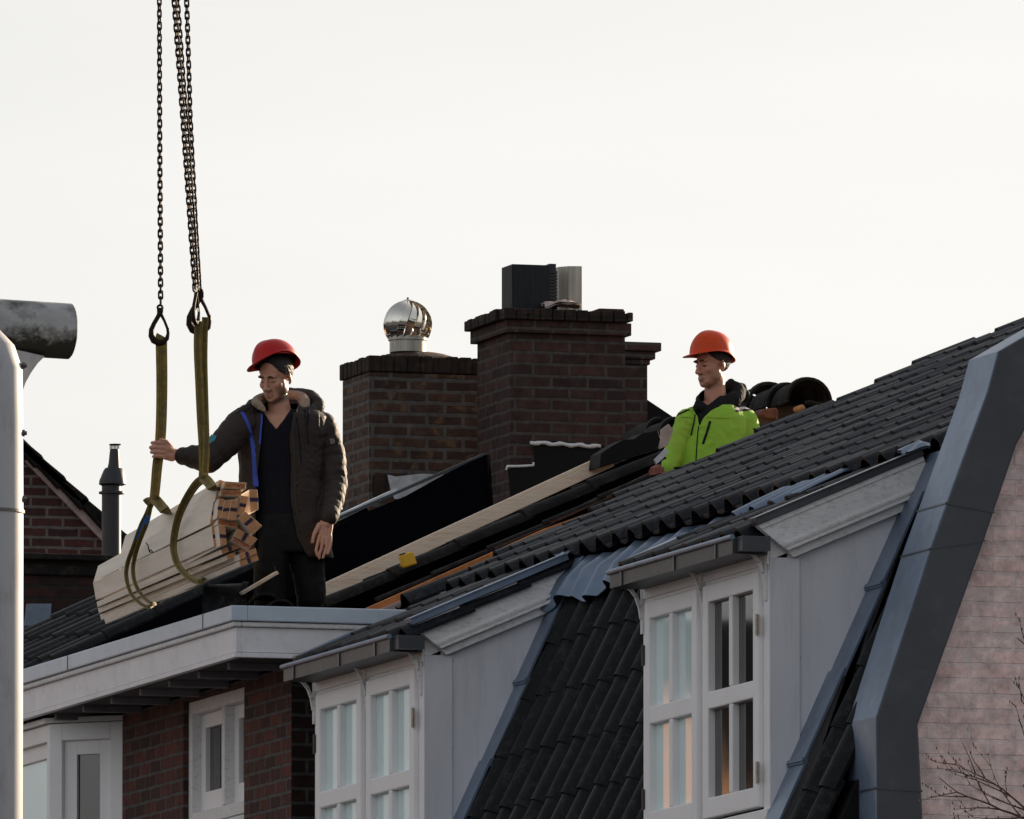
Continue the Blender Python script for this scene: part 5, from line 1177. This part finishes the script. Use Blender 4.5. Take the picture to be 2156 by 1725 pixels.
rings_loft(b, [(594,866,38,.05,.04),(595,876,66,.08,.03),(594,900,72,.105,.02),(594,960,66,.11,.02),(600,1040,58,.10,.02),(604,1120,60,.10,.02),(604,1150,56,.09,.02)], Y1)
zfoot = 8.985
for (pts, rr) in (([(513,897,.02),(440,972,.0),(384,962,.04)], (.055,.042,.03)), ([(676,900,.02),(702,1008,.0),(692,1094,-.16)], (.055,.042,.03))):
    for i in range(2): b.cap(P(*pts[i]), P(*pts[i+1]), rr[i], rr[i+1], 12)
legs = ([(574,1140,.02),(566,1255,-.02)], [(640,1140,.02),(656,1255,0)])
for L_ in legs:
    a, c = P(*L_[0]), P(*L_[1]); ft = Vector((c.x, c.y+0.05, zfoot+0.07)); b.cap(a, c, .075, .055, 12); b.cap(c, ft, .055, .04, 12)
# right hand closed on the sling (five digits)
hd = .06
b.cap(P(384, 962, .04), P(364, 955, hd+.02), .029, .033, 12); b.cap(P(364, 955, hd+.02), P(350, 946, hd-.0), .034, .036, 12); b.cap(P(362, 962, hd), P(350, 958, hd), .028, .030, 12)
for i, (v0, v1, L_) in enumerate(((934, 931, 1.0), (943.5, 941, 1.12), (953, 951, 1.05), (962, 960, .9))):
    k0 = P(345, v0, hd-.025); k1_ = P(345-17*L_, v1+.5, hd-.040); k2_ = P(345-25*L_, v1+1.5, hd-.012); k3_ = P(345-22*L_, v1+2.5, hd+.022)
    r = (.0112, .0118, .0112, .0098)[i]; b.cap(k0, k1_, r*1.1, r, 10); b.cap(k1_, k2_, r, r*.92, 10); b.cap(k2_, k3_, r*.92, r*.8, 10)
b.cap(P(362, 944, hd), P(350, 930, hd-.02), .016, .013, 10); b.cap(P(350, 930, hd-.02), P(338, 926, hd-.036), .012, .0095, 10)
# left hand hanging, back towards the camera
b.cap(P(690, 1092, -.16), P(687, 1104, -.17), .027, .030, 12)
for u0 in (676, 684, 692): b.cap(P(u0+3, 1102, -.17), P(u0, 1130, -.18), .020, .017, 10)
for (pts, r) in (([(672,1129),(668,1148),(665,1160),(668,1170)], .0105), ([(680,1133),(677,1154),(672,1167),(672,1176)], .0110), ([(688.5,1133),(687,1154),(682,1167),(680,1175)], .0105), ([(696,1129),(696.5,1148),(693,1159),(690,1167)], .0095)):
    for i in range(3): b.cap(P(*pts[i], -.19-.006*i), P(*pts[i+1], -.196-.004*i), r*(1-.07*i), r*(1-.07*(i+1)), 10)
b.cap(P(672, 1106, -.18), P(662, 1124, -.19), .017, .0125, 10); b.cap(P(662, 1124, -.19), P(657, 1142, -.195), .0122, .0095, 10)
def sst(a, b, x): t = max(0, min(1, (x-a)/(b-a))); return t*t*(3-2*t)
def beardw(H, fr, k):
    def f(c):
        q = (c-H)/k; x, y, z = q.dot(fr[0]), q.dot(fr[1]), q.dot(fr[2])
        if q.length > .17: return 0.0
        ax = abs(x)
        jaw = sst(-.040, -.068, z-.6*max(0, ax-.045)*1.0)*sst(.034, .052, ax+max(0, -z-.085)*2.2)   # jaw line and under the chin
        side = sst(.050, .060, ax)*sst(.010, -.020, z)*sst(.040, .010, y)*0.45                       # sideburn
        lip = 0.55*sst(.012, .005, abs(z+.051))*sst(.030, .020, ax)*(y < -.06)
        neck = sst(-.135, -.112, z)
        return max(jaw, side, lip)*neck*(1 if y < .03 else 0)
    return f
body1 = organic(b, 'body', [M['skin']], w1, voxel=0.0042, it=5, fac=0.45, bw=beardw(H1, fr1, k1))
face_parts(body1, T1, fr1, k1, w1, M['brow'], True, False)
hair_cap(T1, fr1, k1, w1)
def tilted(a, p, away, roll=0.0):
    hf = headframe(a, p, roll); Rm = Matrix.Rotation(away, 3, -hf[1])
    z1 = Rm @ hf[2]
    if z1.dot(FWD) < hf[2].dot(FWD): Rm = Matrix.Rotation(-away, 3, -hf[1])
    return tuple(Rm @ q for q in hf)
helmet(T1(0, .022, .072), tilted(radians(54), radians(1), radians(22)), 0.96, M['helmet_red'], w1, peak=.040, arch=.028, hh=.140)
# sweater
b = MB(); rings_loft(b, [(594,864,44,.07,.035),(595,878,70,.10,.03),(594,905,76,.120,.02),(594,960,70,.127,.02),(600,1040,62,.120,.02),(604,1110,64,.12,.02),(604,1140,58,.10,.02)], Y1)
b.cap(P(586, 852, .03), P(592, 880, .035), .062, .078, 16)
def vcut(c, n_):
    u, v = proj(c)
    if v < 861: return True
    if n_.dot(FWD) > 0.3: return False
    return v < 906 and abs(u-581.5) < (906-v)*0.64+ (2 if v < 890 else 0)
organic(b, 'sweater', [M['sweater']], w1, voxel=0.006, it=3, disp=folds(.003, 7, 20), cut=vcut, solid=.004)
# trousers
b = MB(); rings_loft(b, [(602,1085,60,.12,.02),(603,1130,66,.125,.02),(603,1165,70,.12,.02)], Y1)
for L_, uu in zip(legs, (0, 0)):
    a, c = P(*L_[0]), P(*L_[1]); ft = Vector((c.x, c.y+0.05, zfoot+0.10)); b.cap(a, c, .108, .086, 16); b.cap(c, ft, .086, .066, 16)
organic(b, 'trousers', [M['trousers']], w1, voxel=0.009, it=4, disp=folds(.010, 8, 18, 3))
for L_ in legs:
    c = P(*L_[1]); b = MB(); b.ell((c.x-.05, c.y-.02, zfoot+.045), (.07, .15, .055)); b.ell((c.x-.02, c.y+.06, zfoot+.09), (.055, .07, .085)); organic(b, 'boot', [M['tile_old']], w1, voxel=.01, it=3)
# jacket
b = MB(); rings_loft(b, [(597,850,44,.09,.045),(597,862,74,.115,.04),(596,878,92,.140,.03),(594,915,93,.150,.03),(590,960,89,.150,.03),(589,1010,86,.148,.03),(592,1060,88,.145,.03),(600,1120,95,.142,.03),(606,1177,96,.140,.03)], Y1)
armL = [P(512,892,.02), P(470,938,.0), P(438,966,-.0), P(408,962,.02), P(386,961,.04)]; rL = [.094,.086,.083,.068,.052]
armR = [P(678,899,.02), P(697,960,.02), P(702,1015,-.0), P(698,1058,-.08), P(692,1090,-.16)]; rR = [.088,.083,.082,.068,.054]
for A_, R_ in ((armL, rL), (armR, rR)):
    for i in range(4): b.cap(A_[i], A_[i+1], R_[i], R_[i+1], 18)
for (c, r) in (((520,866,.0), .05), ((548,856,.0), .045), ((640,858,.05), .07), ((662,868,.06), .06), ((600,850,.13), .10), ((568,858,.12), .07), ((506,872,-.02), .035), ((650,845,.09), .05)): b.ell(P(*c), (r, r, r*.75))
lo = [(556,850),(553,870),(551,900),(547,950),(541,1000),(538,1040),(536,1200)]
ro = [(600,850),(618,872),(611,915),(612,970),(613,1055),(626,1133),(650,1176),(660,1200)]
def jcut(c, n_):
    u, v = proj(c)
    if v > 1178 and (c-P(600, v, 0)).dot(FWD) < 0.4: return v > 1178
    if (c-P(594, 900, 0.05)).dot(FWD) > 0: return v < 842
    if v < 868 and polyx([(556,840),(540,868)], v) < u < 628: return True
    return polyx(lo, v) < u < polyx(ro, v)
def jdisp(co, n_):
    d_ = folds(.007, 10, 24, 5)(co, n_); u, v = proj(co)
    if u > 672 or (u < 500): # quilted sleeves: soft rings across the arm
        A_ = armR if u > 600 else armL; best = 1e9; s_ = 0; acc = 0
        for i in range(4):
            e = A_[i+1]-A_[i]; t = max(0, min(1, (co-A_[i]).dot(e)/e.length_squared)); q = (co-(A_[i]+e*t)).length
            if q < best: best = q; s_ = acc+t*e.length
            acc += e.length
        d_ += .0045*(abs(sin(s_*pi/.062))**0.6-0.6)
    return d_
jk = organic(b, 'jacket', [M['jacket']], w1, voxel=0.0062, it=4, disp=jdisp, cut=jcut, solid=.006)
# blue lining ribbons, zip edge, button, badge, patch
def strip_mesh(name, pts, wid, Y, m, parent, th=.004):
    mb = MB(); f = fine(pts, 4); W_ = [wid[0]+(wid[1]-wid[0])*i/(len(f)-1) for i in range(len(f))]; ribbon(mb, f, W_, Y, th=th); return mb.build(name, m, parent, smooth=2)
def front_of(obj_list, u, v, out=.004, lim=None):
    """world point on the front-most of the given meshes under a pixel"""
    best = None
    for bv in obj_list:
        h = bv.ray_cast(CAM, ray(u, v).normalized(), 200)
        if h[0] is not None and (best is None or h[3] < best): best = h[3]
    return CAM+ray(u, v).normalized()*((best if best else 86)-out)
def bvh(o): bm = bmesh.new(); bm.from_mesh(o.data); t = BVHTree.FromBMesh(bm); bm.free(); return t
def surf_strip(name, pts, wid, bvs, m, parent, out=.004, seg=5):
    f = fine(pts, seg); rings = []; n = len(f); Q = [front_of(bvs, p[0], p[1], out) for p in f]
    for i, q in enumerate(Q):
        d = (Q[min(i+1, n-1)]-Q[max(i-1, 0)]).normalized(); s_ = d.cross(FWD).normalized(); w_2 = (wid[0]+(wid[1]-wid[0])*i/(n-1))/2
        rings.append([q-s_*w_2, q+s_*w_2, q+s_*w_2+FWD*(out+.012), q-s_*w_2+FWD*(out+.012)])
    mb = MB(); mb.loft(rings); return mb.build(name, m, parent)
bj = [bvh(jk)]
surf_strip('lining_edge', [(507,865),(515,878),(524,900),(531,930),(535,960),(537,1000),(539,1030),(537,1062)], (.016, .034), bj, M['lining'], w1)
surf_strip('lining_edge', [(551,866),(551,885),(549,906),(547,935)], (.010, .010), bj, M['lining'], w1)
surf_strip('jacket_placket', [(616,880),(618,930),(620,1000),(622,1060),(634,1120)], (.012, .014), bj, M['jacket'], w1, out=.008)
for k, pts in enumerate(([(624,878),(630,920),(634,975)],)):
    surf_strip('seam', pts, (.006, .006), bj, M['sweater'], w1, out=.003)
bd = MB(); q = front_of(bj, 699, 929, .002); bd.tube([q-FWD*.002, q+FWD*.006], .017, 20); bd.build('badge', M['badge'], w1)
bd = MB(); q = front_of(bj, 446, 926, .004); bd.obox(q, (RGT*.016-EZ*.004, (EZ*.026+RGT*.012), FWD*.003)); bd.build('arm_patch', M['cyan'], w1)
for (u, v) in ((611.5, 937), (616.5, 1018)): bd = MB(); q = front_of(bj, u+8, v, .003); bd.ell(q, (.006, .004, .006), n=8, m=6); bd.build('button', M['zinc'], w1)
# fleece lining of the hood and the hood itself: rolls running round the neck
def roll(name, pts, rads, m, vox, disp, it=2):
    f = fine(pts, 5); b = MB(); n = len(f); Pp = [P(p[0], p[1], p[2]) for p in f]; rr = [rads[min(len(rads)-1, int(i/(n-1)*(len(rads)-1)))]*(1-((i/(n-1)*(len(rads)-1)) % 1))+rads[min(len(rads)-1, int(i/(n-1)*(len(rads)-1))+1)]*((i/(n-1)*(len(rads)-1)) % 1) for i in range(n)]
    for q, r in zip(Pp, rr): b.ell(q, (r, r, r*1.0), n=12, m=8)
    return organic(b, name, [m], w1, voxel=vox, it=it, disp=disp)
fz = lambda co, n_: .0022*noise.noise(co*150)+.002*noise.noise(co*60)
roll('hood_fleece', [(556,864,-.06),(546,854,-.05),(540,846,-.02),(560,838,.10),(600,836,.14),(630,838,.07),(640,846,-.01),(638,858,-.05),(628,870,-.08)], [.012,.024,.030,.035,.040,.038,.036,.032,.014], M['fur'], .0042, fz)
roll('hood', [(508,864,-.04),(524,858,-.02),(534,850,.06),(570,842,.17),(610,838,.20),(650,836,.10),(664,846,.03),(668,858,-.01),(650,872,-.06),(634,886,-.09)], [.018,.026,.03,.05,.06,.042,.040,.042,.032,.012], M['jacket'], .0055, folds(.005, 20, 45, 9), 3)
dc = MB(); 
for pts in ([(648,858,-.10),(650,875,-.13),(646,900,-.15),(650,935,-.16)], [(641,862,-.10),(643,880,-.14)]): dc.tube([P(*p) for p in fine(pts, 4)], .004, 6)
dc.build('drawstring', M['sweater'], w1)
# ---------------------------------------------------------------- worker 2
Y2 = 85.2
def Q2(u, v, dy=0.0): return py(u, v, Y2+dy)
w2 = empty('person', Vector((Q2(1490, 1200).x, Y2, ZF2)), 'worker in orange helmet and lime green jacket standing behind the tiled roof', 'person')
fr2 = headframe(radians(52), radians(9)); k2 = 1.13; H2 = Q2(1499, 768, 0)
b = MB(); T2 = add_head(b, H2, fr2, k2)
b.cap(Q2(1505, 800, .03), Q2(1506, 858, .03), .060, .072, 16)
rings_loft(b, [(1506,846,36,.05,.03),(1504,860,46,.08,.03),(1500,885,58,.10,.03),(1488,960,58,.10,.03),(1482,1040,54,.10,.03),(1482,1070,50,.09,.03)], Y2)
for (pts, rr) in (([(1456,900,0),(1424,940,.0),(1408,992,-.06)], (.045,.042,.03)), ([(1556,896,.02),(1574,950,.03),(1572,1010,-.08)], (.045,.042,.03))):
    for i in range(2): b.cap(Q2(*pts[i]), Q2(*pts[i+1]), rr[i], rr[i+1], 12)
def digits(mb, w_, dy, s=1):
    u, v = w_; mb.cap(Q2(u, v, dy), Q2(u+1, v+20, dy), .028, .034, 12)
    for i in range(4): mb.cap(Q2(u-9+6.5*i, v+24, dy), Q2(u-9+6.5*i, v+38+3*(i in (1, 2)), dy-.01), .0105, .010, 8); mb.cap(Q2(u-9+6.5*i, v+38, dy-.01), Q2(u-7+6.5*i, v+50, dy+.01), .010, .009, 8)
    mb.cap(Q2(u-8*s, v+10, dy), Q2(u-17*s, v+32, dy-.02), .014, .010, 8)
digits(b, (1407, 992), -.06); digits(b, (1576, 1010), -.08, -1)
for u in (1462, 1502):
    a = Q2(u, 1050); c = Vector((a.x, a.y-.02, (a.z+ZF2)/2+.05)); ft = Vector((a.x, a.y+.03, ZF2+.06)); b.cap(a, c, .075, .055, 12); b.cap(c, ft, .055, .04, 12)
body2 = organic(b, 'body', [M['skin2']], w2, voxel=0.0042, it=5, fac=0.45, bw=beardw(H2, fr2, k2))
face_parts(body2, T2, fr2, k2, w2, M['hair'], False, True)
hair_cap(T2, fr2, k2, w2)
helmet(T2(0, .006, .050), tilted(radians(54), radians(-6), radians(5)), 0.97, M['helmet_org'], w2, peak=.040, ridge=False, vents=True, arch=.018)
# black hoodie: neck, hood behind
b = MB(); rings_loft(b, [(1508,836,30,.075,.04),(1506,848,40,.10,.03),(1502,866,48,.11,.02),(1496,900,56,.12,.02),(1488,980,60,.12,.02),(1484,1050,62,.12,.02)], Y2)
hp = fine([(1472,858,-.05),(1476,842,.0),(1490,834,.08),(1515,828,.12),(1540,818,.09),(1553,824,.06),(1550,838,.01),(1532,846,-.03),(1512,858,-.06),(1504,866,-.07)], 5)
for i, q in enumerate(hp): t = i/(len(hp)-1); r = .026+.022*sin(pi*t)**1.0; b.ell(Q2(*q), (r, r, r), n=12, m=8)
for (c, r) in (((1556,820,.10), .048), ((1564,834,.10), .044), ((1540,808,.09), .030)): b.ell(Q2(*c), (r, r, r*.9))
def hcut(c, n_):
    u, v = proj(c); return (c-Q2(1500, 850, .0)).dot(FWD) < .03 and v < 854-abs(u-1490)*.8 and 1472 < u < 1526
organic(b, 'hoodie', [M['hivis_dark']], w2, voxel=.0055, it=3, disp=folds(.008, 16, 34, 2), cut=hcut, solid=.004)
# jacket
b = MB(); rings_loft(b, [(1508,850,36,.10,.04),(1506,858,50,.115,.03),(1504,866,62,.130,.03),(1501,880,72,.142,.03),(1497,905,76,.150,.03),(1490,950,74,.150,.03),(1486,985,72,.148,.03),(1486,1010,72,.14,.03)], Y2)
b.cap(Q2(1522,856,.03), Q2(1564,884,.02), .062, .080, 16); b.cap(Q2(1486,862,.03), Q2(1450,888,.0), .050, .068, 16)
aL = [Q2(1447,888,.0), Q2(1430,925,.0), Q2(1418,960,-.02), Q2(1409,988,-.06)]; aR = [Q2(1564,886,.02), Q2(1572,918,.02), Q2(1574,960,.02), Q2(1570,1000,-.06)]
for A_, R_ in ((aL, [.072,.066,.060,.048]), (aR, [.084,.086,.084,.070])):
    for i in range(3): b.cap(A_[i], A_[i+1], R_[i], R_[i+1], 16)
def zcut(c, n_):
    u, v = proj(c)
    if (c-Q2(1500, 880, .05)).dot(FWD) > 0: return v < 846 and u < 1540
    if v > 1004: return True
    lo_ = [(1448,838),(1458,858),(1469,878),(1471.5,896)]; ro_ = [(1545,838),(1524,850),(1495,866),(1480,882),(1473.5,898)]
    return v < 897 and polyx(lo_, v) < u < polyx(ro_, v)
def zmat(c, n_):
    u, v = proj(c)
    if v > 983 and u > 1418: return 1
    if 1540 < u < 1592 and (c-Q2(1560, 850, .12)).dot(FWD) < 0:
        lo_v = 868-(u-1545)*0.10; k_ = lo_v-v+0.004*(u-1565)**2
        if v < lo_v and u > 1541+max(0, (v-846))*0.35: return 1 if (k_ % 9.5) < 4.4 else 2
    if 1424 < u < 1452 and 862 < v < 878 and abs((v-862)-(1452-u)*0.45) < 2.2: return 1
    return 0
jk2 = organic(b, 'jacket', [M['hivis'], M['hivis_dark'], M['reflect']], w2, voxel=.0050, it=4, disp=folds(.010, 8, 19, 11), cut=zcut, matfn=zmat, solid=.006)
bz2 = [bvh(jk2)]
surf_strip('zip', [(1471.5,894),(1469,915),(1467,940),(1466,960),(1464,984)], (.006, .007), bz2, M['hivis_dark'], w2, out=.004)
surf_strip('pocket_zip', [(1495,887),(1490,905),(1485,920),(1480,935)], (.014, .014), bz2, M['hivis_dark'], w2, out=.004)
surf_strip('drawstring', [(1464,866),(1462,885),(1458,903),(1455,917)], (.007, .008), bz2, M['hivis_dark'], w2, out=.006)
surf_strip('yoke_seam', [(1434,879),(1446,878),(1460,880)], (.004, .004), bz2, M['hivis'], w2, out=.005)
surf_strip('yoke_seam', [(1480,876),(1505,880),(1540,880)], (.004, .004), bz2, M['hivis'], w2, out=.005)
surf_strip('arm_logo', [(1586,903),(1594,905)], (.010, .008), bz2, M['hivis_dark'], w2, out=.004)
b = MB()
b.cap(Q2(1407, 994, -.06), Q2(1408, 1014, -.06), .036, .038, 12); digits(b, (1407, 996), -.062)
organic(b, 'glove', [M['hivis_dark']], w2, voxel=.006, it=2, disp=lambda co, n_: .003)
b = MB(); b.cap(Q2(1405, 986, -.058), Q2(1406, 993, -.06), .037, .037, 14); b.build('cuff', M['skin2'], w2, smooth=True)
b = MB()
for u in (1462, 1502):
    a = Q2(u, 1040); c = Vector((a.x, a.y-.02, (a.z+ZF2)/2+.05)); ft = Vector((a.x, a.y+.03, ZF2+.08)); b.cap(a, c, .105, .080, 12); b.cap(c, ft, .080, .065, 12)
rings_loft(b, [(1486,998,66,.13,.03),(1484,1040,62,.13,.03),(1482,1070,58,.12,.03)], Y2)
organic(b, 'trousers', [M['trousers']], w2, voxel=.009, it=3)
